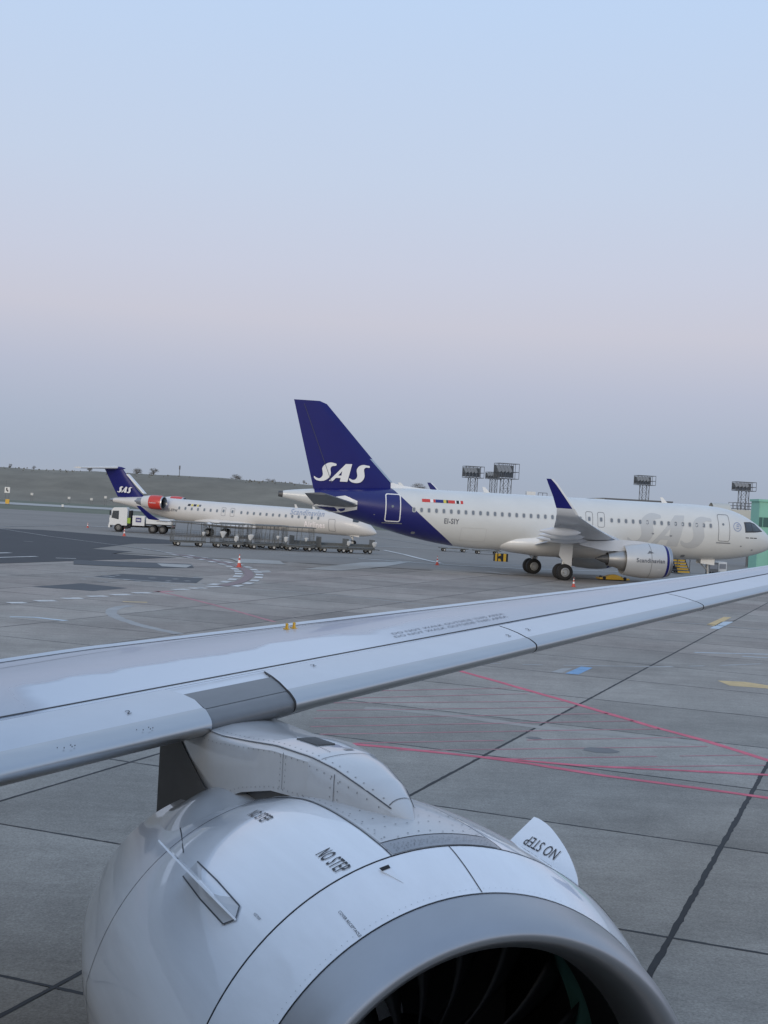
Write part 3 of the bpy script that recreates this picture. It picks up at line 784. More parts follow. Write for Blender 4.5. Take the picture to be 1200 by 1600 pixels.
# lettering on the cowl
def ntext(name, s, size, s0, thd, m='textblack', sx_=1.0, parent=None):
    fl_ = flat_text(s, size, .0016 if size > .05 else 0, 1.2)
    return decal(name, fl_, lambda u, v: E(s0 - u*sx_, rad(thd) + v/1.3, .004), m, parent or eng, cut=.03)
ntext('no_step_lettering', 'NO STEP', .115, 1.03, -25.6, sx_=.56)
ntext('no_step_lettering', 'NO STEP', .105, 2.20, -27.2, sx_=.78)
ntext('small_lettering', 'COVER RECEPTACLE', .022, .50, -31.0, sx_=.9)
ntext('small_lettering', 'HOIST POINT', .02, .92, -44.0, sx_=.7)
th = rad(46); u_ = Vector((0, math.sin(th), math.cos(th))); v_ = Vector((0, math.cos(th), -math.sin(th)))
decal('no_step_lettering', flat_text('NO STEP', .10), lambda a, c: Vector((EX, EY, EZ)) + Vector((-(1.36 + a*.92), 0, 0)) + u_*(1.475 - c) - v_*.0095, 'textblack', eng)
# drain scoop on the inlet cowl
b = B(); sc0, st0 = .50, -16.5
pts = [E(.60, rad(-18.0), .012), E(.60, rad(-15.8), .012), E(.47, rad(-15.4), .002), E(.60, rad(-18.0), .0), E(.60, rad(-15.8), .0)]
b.add(pts, [(0, 1, 2), (0, 2, 3), (1, 4, 2), (3, 2, 4)]); b.obj('drain_scoop', 'nacelle', eng)
b = B(); b.add([E(.585, rad(-17.9), .0135), E(.585, rad(-15.9), .0135), E(.612, rad(-15.8), .0135), E(.612, rad(-18.0), .0135)], [(0, 1, 2, 3)]); b.obj('scoop_mouth_shade', 'dark', eng)  # flat dark quad, paints the shade inside the scoop's recess
# rivets, far too many to name one by one
b = B()
def dot(p, nn, r=.0055):
    a = nn.orthogonal().normalized(); c = nn.cross(a); p = p + nn*.003
    b.add([p + r*(math.cos(1.0472*i)*a + math.sin(1.0472*i)*c) for i in range(6)], [(0, 1, 2, 3, 4, 5)])
for i in range(90):
    t = rad(-80 + i*1.5); p = E(.335, t, -.001); r_ = 1.0
    q = E(.335, t); dot(q, (E(.335, t, .1) - q).normalized(), .0024)
for s in (.74, .77, .80):
    for i in range(26):
        t = rad(-11.5 + i*.92 + random.uniform(-.2, .2)); q = E(s + random.uniform(-.01, .01), t, .004); dot(q, (E(s, t, .1) - q).normalized(), .004)
for s in (.89, 1.05, 1.2, 1.38):
    for i in range(9):
        t = rad(-11 + i*2.75); q = E(s + random.uniform(-.02, .02), t, .0045); dot(q, (E(s, t, .1) - q).normalized(), .0055)
for i in range(16):
    s = .9 + i*.09
    for sg in (-1, 1):
        t = rad(sg*(hingeth(s) - 1.4)); q = E(s, t, .0045); dot(q, (E(s, t, .1) - q).normalized(), .005)
tag(b.obj('cowl_rivets', 'rivet', eng, recalc=False), kind='stuff')

# ---- pylon
PS = [1.10, 1.22, 1.42, 1.75, 2.04, 2.05, 2.6, 3.1, 3.6, 4.2, 5.1]
PWd = [.02, .09, .165, .225, .262, .262, .298, .33, .355, .38, .38]
PC = [1.31, 1.395, 1.455, 1.495, 1.50, 1.50, 1.465, 1.405, 1.35, 1.31, 1.28]
PR = [1.29, 1.355, 1.41, 1.455, 1.462, 1.462, 1.425, 1.36, 1.30, 1.26, 1.22]
PBt = [1.22, 1.18, 1.15, 1.10, 1.05, 1.215, 1.15, 1.03, .86, .66, .42]
def psec(s):
    w_, c, r, bt = (interp1(s, PS, q) for q in (PWd, PC, PR, PBt)); return w_, c, r, bt
def interp1(x, xs, ys):
    if x <= xs[0]: return ys[0]
    for i in range(len(xs)-1):
        if x <= xs[i+1]: return lerp(ys[i], ys[i+1], (x-xs[i])/(xs[i+1]-xs[i]))
    return ys[-1]
def pring(s):
    w_, c, r, bt = psec(s)
    half = [(1.0, bt), (1.0, lerp(bt, r, .5)), (1.0, r - .10*(r-bt)), (.965, r - .015), (.90, r + .012*(w_/.3)), (.70, lerp(r, c, .55)), (.42, lerp(r, c, .88)), (.15, lerp(r, c, .985))]
    ob = lerp(.55, 1.0, min(1, max(0, (s - 1.9)/1.1))); L = [(-a*w_, z) for a, z in half] + [(a*w_*ob, z) for a, z in reversed(half)]
    return [(EX - s, EY + y, EZ + z) for y, z in L]
b = B(); sts = sorted(set(PS + [1.1, 1.13, 1.17, 1.3, 1.5, 1.6, 1.9, 2.2, 2.4, 2.8, 3.3, 3.9, 4.6]))
b.loft([pring(s) for s in sts]); pyl = b.obj('pylon', 'pylon', own, smooth=32)
b = B(); b.loft([[(EX - s, EY + y, EZ + z) for y, z in ((-hw, z0), (-hw, z1), (hw, z1), (hw, z0))] for s, hw, z0, z1 in ((1.95, .235, .9, 1.3), (2.6, .26, .8, 1.2), (3.6, .28, .55, 1.1), (4.3, .28, .3, 1.2), (5.15, .24, .35, 1.3), (5.2, .2, .6, 1.3))])
b.obj('pylon_core', 'titan', pyl)
b = B(); b.prism([(EX - s_, EY - .384, EZ + z) for s_, z in ((5.14, 1.24), (4.80, 1.21), (4.35, 1.06), (3.85, .93), (3.45, .85), (3.5, .5), (4.4, .3), (5.14, .34))], (0, -.006, 0)); b.obj('pylon_shade_plate', 'pylonshade', pyl)  # added flat plate: titanium colour with the underwing shade painted in
# reverser blister behind the cowl
b = B(); rr = []
for i in range(19):
    u = i/18; s_ = lerp(2.9, 4.38, u); ring = []
    for j in range(25):
        v = j/24; h = math.sin(math.pi*u)**1.4*math.sin(math.pi*v)**1.3
        ring.append(E(s_, rad(lerp(-50, 24, v)), -.012 + .12*max(0, h)))
    rr.append(ring)
b.loft(rr, closed=False, cap=False); b.obj('reverser_blister', 'pylon', eng, smooth=60)
# panel gaps, louvre grille, rivets of the pylon
def pp(s, f):                    # point on the pylon skin, f: 0 crest .. -1 shoulder .. -2 bottom (inboard), + outboard
    w_, c, r, bt = psec(s); sg = -1 if f < 0 else 1; a = abs(f)
    if a <= 1: y = interp1(a, [0, .15, .42, .70, .90, .965, 1.0], [0, .15, .42, .70, .90, .965, 1.0])*w_; z = interp1(a, [0, .15, .42, .70, .90, 1.0], [c, lerp(r, c, .985), lerp(r, c, .88), lerp(r, c, .55), r + .012*(w_/.3), r - .02])
    else: y = w_; z = lerp(r - .02, bt, a - 1)
    return Vector((EX - s, EY + (-y if sg < 0 else y*lerp(.55, 1.0, min(1, max(0, (s - 1.9)/1.1)))), EZ + z))
def pline(pts, wd, m='line', off=.004):
    P = [pp(s, f) for s, f in pts]; b = B(); L = []
    for i, p in enumerate(P):
        d = (P[min(i+1, len(P)-1)] - P[max(0, i-1)]).normalized(); s, f = pts[i]
        nn = Vector((0, -1 if f < 0 else 1, 0)) if abs(f) > 1 else Vector((.15, -.5 if f < -.3 else (.5 if f > .3 else 0), .9)).normalized()
        q = d.cross(nn).normalized()*wd/2; L += [p + q + nn*off, p - q + nn*off]
    b.add(L, [(2*i, 2*i+1, 2*i+3, 2*i+2) for i in range(len(P)-1)]); return b.obj('panel_seam', m, pyl)
rl = [(lerp(1.22, 3.9, i/30), -.93) for i in range(31)]
pline(rl, .009); pline([(s, -f) for s, f in rl], .009)
pline([(1.95, lerp(-.93, .93, i/12)) for i in range(13)], .006)
pline([(1.72, lerp(-1.0, -1.95, i/6)) for i in range(7)], .006)
pline([(2.42, lerp(-1.0, -1.9, i/6)) for i in range(7)], .005)
pline([(1.24, lerp(-.9, .9, i/8)) for i in range(9)], .006)
g0 = [pp(2.30, -.42), pp(2.66, -.42), pp(2.66, .0), pp(2.30, .0)]
b = B(); b.loft([[pp(lerp(2.30, 2.66, i/5), lerp(-.42, 0, j/4)) + Vector((0, 0, .004)) for j in range(5)] for i in range(6)], closed=False, cap=False); b.obj('vent_recess', 'bandgrey', pyl)
for i in range(14):
    t = (i + .5)/14; a, c = g0[0].lerp(g0[1], t), g0[3].lerp(g0[2], t); b = B()
    mid_ = pp(lerp(2.30, 2.66, t), -.21) + Vector((0, 0, .004)); b.tube(a + Vector((0, 0, .004)), mid_, .006, n=5); b.tube(mid_, c + Vector((0, 0, .004)), .006, n=5); b.obj('vent_louvre', 'titan', pyl)
b = B(); g1 = [pp(2.06, -.1), pp(2.06, .2), pp(2.12, .2), pp(2.12, -.1)]; b.poly([p + Vector((0, 0, .006)) for p in g1]); b.obj('small_vent', 'bandgrey', pyl)
b = B()
for i in range(30):
    s = 1.3 + i*.09
    for f in (-.80, -1.06, .8):
        p = pp(s, f); dot(p, Vector((0, -1, .1)).normalized() if f < -1 else Vector((.1, -.35 if f < 0 else .35, 1)).normalized(), .0055)
for i in range(20):
    s = 2.1 + i*.075; p = pp(s, -1.9); dot(p, Vector((0, -1, 0)), .0055)
for s in (1.68, 1.76, 2.38, 2.46):
    for i in range(6): p = pp(s, -1.1 - .15*i); dot(p, Vector((0, -1, 0)), .0055)
for i in range(16):
    p = pp(2.05 + i*.035, -.5 + i*.012); dot(p, Vector((.1, -.2, 1)).normalized(), .006)
tag(b.obj('pylon_rivets', 'rivet', pyl, recalc=False), kind='stuff')
# own fuselage flank (out of shot, mirrored in the cowl)
b = B(); n = 32
FZ, FR, FY = 3.85, 1.98, -2.2
tub = []; 
for x in (-7.39, -4, 0, .7):
    tub.append([(x, FY + FR*math.cos(a), FZ + FR*math.sin(a)) for a in [rad(lerp(-190, 8, i/24)) for i in range(25)]])
b.loft(tub, closed=False, cap=False)
b.loft([[(x, FY + FR*math.cos(2*math.pi*i/n), FZ + .003 + FR*math.sin(2*math.pi*i/n)) for i in range(n)] for x in (-7.4, -12, -18, -24)], cap=False)
fr = [[(x, FY + FR*f*math.cos(2*math.pi*i/n), FZ - dz + FR*f*math.sin(2*math.pi*i/n)) for i in range(n)] for x, f, dz in ((.72, 1, 0), (6, 1, 0), (9, 1, 0), (11, .85, .15), (12.5, .5, .35), (13.2, .1, .5))]
b.loft(fr, cap=False)
b.obj('fuselage', 'white', own, smooth=40)

# ================================================================== THE PARKED NARROW-BODY
def fus_funcs(tab):
    X = [t[0] for t in tab]; ZC = [t[1] for t in tab]; RZ = [t[2] for t in tab]; RY = [t[3] for t in tab]
    def sec(x): return interp(-x, X, ZC), interp(-x, X, RZ), interp(-x, X, RY)
    def side(x, z, off=.012, sg=-1):
        zc, rz, ry = sec(x); q = max(-.995, min(.995, (z - zc)/rz)); y = ry*math.sqrt(1 - q*q)
        n_ = Vector((0, math.sqrt(1-q*q)/ry, q/rz)).normalized()
        return Vector((x, sg*(y + off*n_.y), z + off*n_.z))
    return sec, side
def fus_mesh(name, sec, xs, m, parent, n=64):
    b = B(); b.loft([[(x, r3*math.cos(2*math.pi*i/n), z + r2*math.sin(2*math.pi*i/n)) for i in range(n)] for x in xs for z, r2, r3 in (sec(x),)])
    return b.obj(name, m, parent, smooth=40)
AT = [(0, 3.25, .03, .03), (.12, 3.27, .24, .24), (.4, 3.32, .50, .50), (.9, 3.42, .84, .83), (1.5, 3.54, 1.16, 1.12), (2.5, 3.69, 1.56, 1.50), (3.5, 3.79, 1.83, 1.75), (4.5, 3.83, 1.97, 1.88), (5.5, 3.85, 2.04, 1.95), (6.5, 3.855, 2.07, 1.975),
      (14, 3.855, 2.07, 1.975), (22.5, 3.855, 2.07, 1.975), (24, 3.88, 2.05, 1.965), (26, 3.98, 1.94, 1.92), (28, 4.15, 1.76, 1.78), (30, 4.36, 1.50, 1.55), (32, 4.57, 1.18, 1.27), (34, 4.77, .84, .93), (36, 4.93, .50, .55), (37.25, 5.0, .28, .29), (37.5, 5.0, .22, .22)]
AX, AY, AYAW = 12.186, 96.571, .17572
def painted_tail(base, stripe, name, x_back, p0, p1):
    # paint scheme: navy between a slanting line and the tail cone
    m = mat(name, base, .32, coat=.3); t = m.node_tree; bs = t.nodes['Principled BSDF']
    co = N(t, 'ShaderNodeTexCoord'); sp = N(t, 'ShaderNodeSeparateXYZ'); t.links.new(co.outputs['Object'], sp.inputs[0])
    def mth(op, a, b_):
        n = N(t, 'ShaderNodeMath', operation=op)
        for i, v in enumerate((a, b_)):
            if isinstance(v, (int, float)): n.inputs[i].default_value = v
            else: t.links.new(v, n.inputs[i])
        return n.outputs[0]
    k = (p1[0]-p0[0])/(p1[1]-p0[1])
    lim = mth('ADD', mth('MULTIPLY', mth('SUBTRACT', sp.outputs[2], p0[1]), k), p0[0])
    crv = mth('MULTIPLY', mth('MULTIPLY', mth('SUBTRACT', sp.outputs[2], p0[1]), mth('SUBTRACT', sp.outputs[2], p1[1])), .06)
    f = mth('MULTIPLY', mth('LESS_THAN', sp.outputs[0], mth('ADD', lim, crv)), mth('GREATER_THAN', sp.outputs[0], x_back))
    nz = N(t, 'ShaderNodeTexNoise'); nz.inputs['Scale'].default_value = .7; t.links.new(co.outputs['Object'], nz.inputs['Vector'])
    hs = N(t, 'ShaderNodeHueSaturation'); hs.inputs['Color'].default_value = (*base, 1)
    mr = N(t, 'ShaderNodeMapRange'); mr.inputs[3].default_value = .92; mr.inputs[4].default_value = 1.06; t.links.new(nz.outputs[0], mr.inputs[0]); t.links.new(mr.outputs[0], hs.inputs['Value'])
    mx = N(t, 'ShaderNodeMix', data_type='RGBA'); t.links.new(f, mx.inputs[0]); t.links.new(hs.outputs[0], mx.inputs[6]); mx.inputs[7].default_value = (*stripe, 1)
    t.links.new(mx.outputs[2], bs.inputs['Base Color']); return m
def aloc(px, py, yl):            # measured points of this aircraft: picture -> its own side plane
    r = ray(px, py); c, s = math.cos(AYAW), math.sin(AYAW); nv = Vector((-s, c, 0)); o = Vector((AX, AY, 0))
    t = (yl - (Vector((0, 0, EYE)) - o).dot(nv)) / r.dot(nv); q = Vector((0, 0, EYE)) + r*t - o
    return q.dot(Vector((c, s, 0))) - 17.7, q.z
def airfoil(c, xl, y, z, th, tilt=0.0, n=10):
    o = []
    for t, h in ((0, 0), (.06, .42), (.25, .60), (.5, .48), (.8, .18), (1, 0), (.8, -.10), (.5, -.30), (.25, -.40), (.06, -.30)):
        o.append((xl - t*c, y + math.sin(tilt)*h*th*c, z + math.cos(tilt)*h*th*c))
    return o
def wheel(name, x, y, z, r, wd, parent, hub='steel'):
    b = B(); n = 24; pr = [(-wd/2, r*.55), (-wd/2, r*.88), (-wd*.36, r*.98), (0, r), (wd*.36, r*.98), (wd/2, r*.88), (wd/2, r*.55)]
    b.loft([[(x + q*math.cos(2*math.pi*i/n), y + d, z + q*math.sin(2*math.pi*i/n)) for i in range(n)] for d, q in pr], cap=False)
    w_ = b.obj(name, 'rubber', parent, smooth=50)
    b = B()
    for d0, d1 in ((-wd*.42, -wd*.2), (wd*.42, wd*.2)):
        b.loft([[(x + q*math.cos(2*math.pi*i/16), y + dd, z + q*math.sin(2*math.pi*i/16)) for i in range(16)] for dd, q in ((d0, r*.56), (d0*1.08, r*.44), (d1, r*.36), (d1, r*.2), (d0*1.2, r*.17), (d0*1.2, .01))], cap=False)
    b.obj('rim', hub, w_, smooth=40); return w_
def door_outline(name, side, x0, x1, z0, z1, wd, m, parent, r=.16):
    o = rrect(x0, z0, x1, z1, r, 5); i_ = rrect(x0+wd, z0+wd, x1-wd, z1-wd, r-wd*.8, 5)
    vs, fs = ring_strip(o, i_); return decal(name, (vs, fs), lambda u, v: side(u, v, .014), m, parent, cut=.25)
def window_set(side, xs, z, w_, h, parent, first=None):
    for x in xs:
        b = B(); po = rrect(-w_/2, -h/2, w_/2, h/2, w_*.46, 4); fo = rrect(-w_/2-.035, -h/2-.035, w_/2+.035, h/2+.035, w_*.5, 4)
        k = len(po); V = [side(x + p[0], z + p[1], .010) for p in po] + [side(x + p[0], z + p[1], .016) for p in fo]
        b.add(V, [tuple(range(k))], 0); b.add(V, [(i, (i+1) % k, k + (i+1) % k, k + i) for i in range(k)], 1)
        b.obj('window', ['winpane', 'winframe'], parent)

def narrow_body():
    sec, side = fus_funcs(AT)
    root = empty('parked_airliner', (AX, AY, 0), AYAW, 'parked white airliner with tall navy tail fin and blue winglet', 'airplane')
    hold = lambda: None
    OFF = 17.7
    # everything below is modelled with the nose at x = 0; shift through a part-level offset
    def add(o): o.location.x += OFF; return o
    NV = (.010, .012, .125)
    xs = [-t for t in [0, .05, .12, .25, .4, .65, .9, 1.2, 1.5, 2, 2.5, 3, 3.5, 4, 4.5, 5, 5.5, 6.5, 9, 12, 16, 20, 22.5, 23, 24, 25, 26, 27, 28, 29, 30, 31, 32, 33, 34, 35, 36, 36.7, 37.25, 37.5]]
    fm = painted_tail((.63, .64, .62), NV, 'narrow_body_paint', -35.25, (-29.7, 5.85), (-24.75, 1.8))
    fus = add(fus_mesh('fuselage', sec, xs, fm, root))
    # tail-cone exhaust
    b = B(); b.tube((-37.45, 0, 5.0), (-37.75, 0, 5.01), .24, .2, 20); b.obj('exhaust_pipe', 'titan', fus, smooth=40)
    # fin
    b = B(); rr = []
    for t in (0, .03, .15, .35, .55, .75, .97, .988, 1):
        z = lerp(5.35, 11.76, t); le = lerp(-29.3, -34.75, max(0, (z-5.9)/(11.7-5.9))) if z > 5.9 else -29.3; te = lerp(-35.3, -37.0, (z-5.6)/(11.76-5.6))
        if t > .97: le -= (t-.97)*11
        rr.append(airfoil(le-te, le, 0, z, lerp(.085, .09, t), math.pi/2))
    rr = [[(p[0], p[1]*.9, p[2]) for p in r] for r in rr]
    b.loft(rr); fin = add(b.obj('fin', 'navy', root, smooth=40))
    b = B(); b.loft([[(x, -w_, z), (x, 0, z+h), (x, w_, z)] for x, w_, z, h in ((-26.4, .02, 5.90, .01), (-27.6, .14, 5.78, .18), (-28.6, .17, 5.75, .30), (-29.3, .16, 5.72, .45), (-29.75, .12, 5.70, .62))]); add(b.obj('dorsal_fairing', 'white', root, smooth=60))
    b = B(); b.loft([[Vector((lerp(-29.62, -34.78, t) + .03, y, lerp(6.25, 11.5, t))) + Vector((dx, 0, 0)) for dx, y in ((.03, 0), (-.16, -.085*lerp(1, .6, t)), (-.16, .085*lerp(1, .6, t)))] for t in (0, .3, .6, 1)]); b.obj('fin_leading_edge', 'alu', fin)
    b = B(); 
    for sg in (-1, 1):
        b.add([(lerp(-34.0, -36.25, t) - d, sg*(.21 - .12*t + .003), lerp(6.0, 11.5, t)) for t in (0, 1) for d in (0, .03)], [(0, 1, 3, 2)])
    b.obj('rudder_gap', 'line', fin)
    def finside(u, v):
        x = -35.28 + u; z = 6.10 + v; le = lerp(-29.3, -34.75, (z-5.9)/5.8); te = lerp(-35.3, -37.0, (z-5.6)/6.16); c = le - te; q = (le - x)/c
        h = interp1(q, [0, .06, .25, .5, .8, 1], [0, .42, .60, .48, .18, 0])*.087*c*.9
        h2 = interp1(q, [0, .06, .25, .5, .8, 1], [0, .30, .40, .30, .10, 0])*.087*c*.9
        return Vector((x, -max(h, h2) - .02, z))
    decal('tail_lettering', scaled(LOGO, 1.60, 1.46), finside, 'textwhite', fin, cut=.3)
    # horizontal tail
    for sg in (-1, 1):
        b = B(); b.loft([airfoil(lerp(3.3, 1.45, t), lerp(-32.0, -35.15, t), sg*lerp(.9, 6.2, t), lerp(4.42, 5.12, t), .11) for t in (0, .5, .96, 1)])
        add(b.obj('tailplane', 'ledge', root, smooth=40))
    pl = [aloc(px, py, -1.25) for px, py in ((489, 790), (519, 800), (534, 800.5), (558, 796), (558.5, 783), (540, 774.5), (520, 777))]
    add(decal('tailplane_plate', ([tuple(p) for p in pl], [tuple(range(len(pl)))]), lambda u, v: side(u, v, .03), 'white', root, cut=.4))
    # wings
    for sg in (-1, 1):
        b = B(); st = []
        for t in (0, .28, .5, .75, 1.0):
            y = lerp(1.5, 16.3, t); le = -12.6 - (y-1.9)*.572; te = interp1(y, [1.5, 6.4, 16.3], [-18.9, -19.3, -22.35]); z = 2.75 + (y-1.9)*.098 + .35*t*t
            st.append(airfoil(le-te, le, sg*y, z, lerp(.13, .10, t)))
        for dy, dz, dx, c in ((.35, .12, .25, 1.35), (.62, .5, .60, 1.10), (.8, 1.2, 1.20, .80), (.92, 1.9, 1.80, .56), (.98, 2.22, 2.15, .36)):
            tl = sg*rad(-60 if dz < .3 else -80); le = -12.6 - (16.3-1.9)*.572 - dx; st.append(airfoil(c, le, sg*(16.3+dy), 2.75 + 14.4*.098 + .35 + dz, .10, tl if dz > .2 else tl*.5))
        b.loft(st); wg = add(b.obj('wing', 'slat', root, smooth=40))
        # blue blade over the sharklet
        b = B(); s2 = []
        for r in st[-4:]:
            cx = sum(p[0] for p in r)/len(r); cy = sum(p[1] for p in r)/len(r); cz = sum(p[2] for p in r)/len(r)
            s2.append([(cx + (p[0]-cx)*.97 - .05, cy + (p[1]-cy)*1.25, cz + (p[2]-cz)*1.02) for p in r])
        b.loft(s2); b.obj('sharklet', 'navy', wg, smooth=40)
        b = B(); b.loft([[Vector((max(p[0] for p in r) + .03, sum(p[1] for p in r)/len(r) + e, sum(p[2] for p in r)/len(r))) + Vector((d, 0, 0)) for d, e in ((0, 0), (-.16, -.06), (-.16, .06))] for r in st[-5:]])
        b.obj('sharklet_edge', 'white', wg)
        for y, ln, x0 in ((6.6, 3.6, -17.0), (9.6, 3.2, -18.2), (12.7, 2.8, -19.5)):
            b = B(); z = 2.75 + (y-1.9)*.098 - .28
            b.loft([[(x0 - ln*t, sg*y + r*.75*math.cos(2*math.pi*i/14), z - .12*t*t*0 + r*math.sin(2*math.pi*i/14)) for i in range(14)] for t, r in ((0, .02), (.12, .19), (.4, .30), (.7, .25), (.92, .10), (1, .02))])
            b.obj('flap_track_fairing', 'slat', wg, smooth=50)
        b = B(); b.add([(-18.7, sg*2.0, 2.62), (-19.35, sg*2.0, 2.35), (-19.5, sg*6.2, 2.75), (-18.9, sg*6.2, 3.02), (-21.95, sg*15, 4.25), (-21.4, sg*15, 4.42)], [(0, 1, 2, 3), (3, 2, 4, 5)]); b.obj('flap', 'slat', wg)
    # belly fairing
    b = B(); b.loft([[(x, hw*math.cos(2*math.pi*i/32)*1.0, zc + hz*math.sin(2*math.pi*i/32)) for i in range(32)] for x, hw, zc, hz in ((-9.9, .3, 2.2, .2), (-10.8, 1.5, 2.3, .62), (-12.2, 2.02, 2.42, .92), (-15, 2.10, 2.46, 1.0), (-18.5, 2.08, 2.46, .98), (-20.6, 1.75, 2.42, .76), (-21.9, 1.1, 2.36, .45), (-22.4, .25, 2.3, .12))])
    add(b.obj('belly_fairing', 'white', root, smooth=50))
    # engines
    for sg in (-1, 1):
        ey, ez, ex = sg*5.75, 1.72, -10.72
        g = add(rev('engine', [(.22, 1.10), (.5, 1.17), (1.1, 1.235), (1.9, 1.23), (2.8, 1.14), (3.35, 1.03), (3.36, .99), (2.6, .95)], 'nac2', root, n=64, ox=ex, oy=ey, oz=ez))
        rev('inlet_lip', catmull([(.5, .95), (.15, .99), (0, 1.04), (.06, 1.075), (.22, 1.10)], 4, False), 'lip', g, n=64, ox=ex, oy=ey, oz=ez)
        rev('blue_band', [(.27, 1.116), (.34, 1.138), (.48, 1.168)], 'navy', g, n=64, ox=ex, oy=ey, oz=ez)
        rev('fan_disc', [(.9, .97), (.9, .2), (.6, .01)], 'ductdark', g, n=32, ox=ex, oy=ey, oz=ez)
        rev('bypass_duct', [(2.7, .96), (2.7, .62)], 'dark', g, n=48, ox=ex, oy=ey, oz=ez)
        rev('core_cowl', [(2.6, .72), (3.4, .70), (4.0, .55), (4.45, .46)], 'core', g, n=48, ox=ex, oy=ey, oz=ez)
        rev('exhaust_plug', [(4.3, .36), (4.8, .25), (5.3, .04)], 'titan', g, n=32, ox=ex, oy=ey, oz=ez)
        def es(u, v, k=ex):
            s = u; r = interp(s, [.22, .5, 1.1, 1.9, 2.8, 3.35], [1.10, 1.17, 1.235, 1.23, 1.14, 1.03]) + .012; q = v/r
            return Vector((ex - s, ey + sg*r*math.cos(q), ez + r*math.sin(q)))
        if sg < 0:
            decal('engine_lettering', flat_text('Scandinavian', .40, .012), lambda u, v: es(2.72 - u*.93, v - .08), 'textgrey', g, cut=.12)
            decal('engine_small_lettering', flat_text('NOV', .12), lambda u, v: es(1.15 - u, v - .62), 'textwhite', g, cut=.1)
            b = B(); b.add([es(1.45, .62), es(1.95, .55), es(1.75, .80)], [(0, 1, 2)]); b.obj('engine_strake', 'ledge', g)
            b = B(); b.add([es(lerp(1.62, 1.64, i % 2), lerp(-1.4, 1.6, (i//2)/20)) for i in range(42)], [(2*i, 2*i+1, 2*i+3, 2*i+2) for i in range(20)]); b.obj('cowl_seam', 'line', g)
        b = B(); b.loft([[(x, ey - w_, zb), (x, ey - w_, zt), (x, ey + w_, zt), (x, ey + w_, zb)] for x, w_, zb, zt in ((-11.9, .05, 2.85, 2.95), (-12.8, .22, 2.6, 3.05), (-14.3, .26, 2.3, 3.1), (-15.6, .24, 2.3, 2.95), (-17.2, .1, 2.6, 2.85))]); add(b.obj('pylon', 'slat', root, smooth=40))
    # landing gear
    for sg in (-1, 1):
        y0 = sg*3.795; b = B()
        b.tube((-17.71, y0, .58), (-17.6, sg*3.6, 2.8), .13, .17, 14); b.tube((-17.71, y0 - .5, .58), (-17.71, y0 + .5, .58), .10, n=12); b.tube((-17.3, sg*2.2, 2.3), (-17.7, y0, 1.2), .06, n=10)
        b.tube((-17.45, y0, .75), (-17.35, y0, 1.25), .05, n=8); b.tube((-17.45, y0, 1.25), (-17.65, y0, 1.65), .05, n=8)
        lg = add(b.obj('main_landing_gear', 'steel', root, smooth=40))
        for d in (-.46, .46): wheel('wheel', -17.71, y0 + d, .585, .585, .42, lg)
        b = B(); yy = y0 + sg*.34
        b.prism([(-17.2, yy, .95), (-17.15, yy, 2.75), (-18.05, yy, 2.75), (-18.15, yy, 1.75), (-17.75, yy, 1.25), (-17.6, yy, .9)], (0, sg*.05, 0)); b.obj('gear_door', 'white', lg)
    b = B(); b.tube((-5.07, 0, .38), (-5.2, 0, 2.0), .10, .13, 12); b.tube((-5.07, -.28, .38), (-5.07, .28, .38), .07, n=10); b.tube((-5.1, 0, 1.0), (-6.1, 0, 1.85), .05, n=8)
    ng = add(b.obj('nose_landing_gear', 'steel', root, smooth=40))
    for d in (-.25, .25): wheel('wheel', -5.07, d, .385, .385, .24, ng)
    for d in (-.42, .42):
        b = B(); b.prism([(-4.8, d, 1.45), (-4.8, d, 1.9), (-5.9, d, 1.9), (-5.9, d, 1.55)], (0, .03, 0)); b.obj('gear_door', 'white', ng)
    # cabin windows, doors
    wx = [-28.23 + .5347*i for i in range(20)] + [-17.55, -17.02, -16.49, -15.96] + [-13.59 + .548*i for i in range(15)]
    window_set(side, wx, 4.40, .19, .30, fus)
    window_set(side, [-15.29, -14.39], 4.42, .19, .30, fus)
    for x in (-15.29, -14.39): door_outline('overwing_exit', side, x - .27, x + .27, 3.85, 4.95, .03, 'textgrey', fus, .14)
    door_outline('door', side, -30.26, -29.16, 3.46, 5.44, .07, 'textwhite', fus)
    door_outline('door', side, -5.30, -4.36, 3.30, 5.28, .035, 'textgrey', fus)
    for x0, x1, z in ((-30.4, -29.0, 3.40), (-5.4, -4.25, 3.22)):
        decal('door_sill', flat_from_polys([[rect(x0, z-.07, x1, z)]]), lambda u, v: side(u, v, .02), 'bandgrey', fus, cut=.3)
    for x, z in ((-29.75, 4.55), (-4.9, 4.55)):
        decal('door_porthole', flat_from_polys([[rrect(x-.09, z-.09, x+.09, z+.09, .088)]]), lambda u, v: side(u, v, .02), 'winpane', fus)
    door_outline('cargo_door', side, -24.75, -22.9, 2.35, 3.32, .018, 'winframe', fus, .1)
    # flight-deck windows
    for pl in ([(-2.95, 4.72), (-2.40, 4.74), (-2.36, 4.18), (-2.95, 4.12)], [(-2.34, 4.73), (-1.98, 4.62), (-1.60, 4.22), (-2.0, 4.16), (-2.30, 4.18)], [(-1.9, 4.60), (-1.72, 4.50), (-1.38, 4.20), (-1.54, 4.20)]):
        decal('cockpit_window', ([tuple(p) for p in pl], [tuple(range(len(pl)))]), lambda u, v: side(u, v, .014), 'glass', fus, cut=.12)
    pl = [(-3.06, 4.80), (-2.38, 4.83), (-1.95, 4.72), (-1.30, 4.16), (-2.0, 4.08), (-3.04, 4.03)]
    decal('cockpit_mask', ([tuple(p) for p in pl], [tuple(range(len(pl)))]), lambda u, v: side(u, v, .008), 'seal', fus, cut=.12)
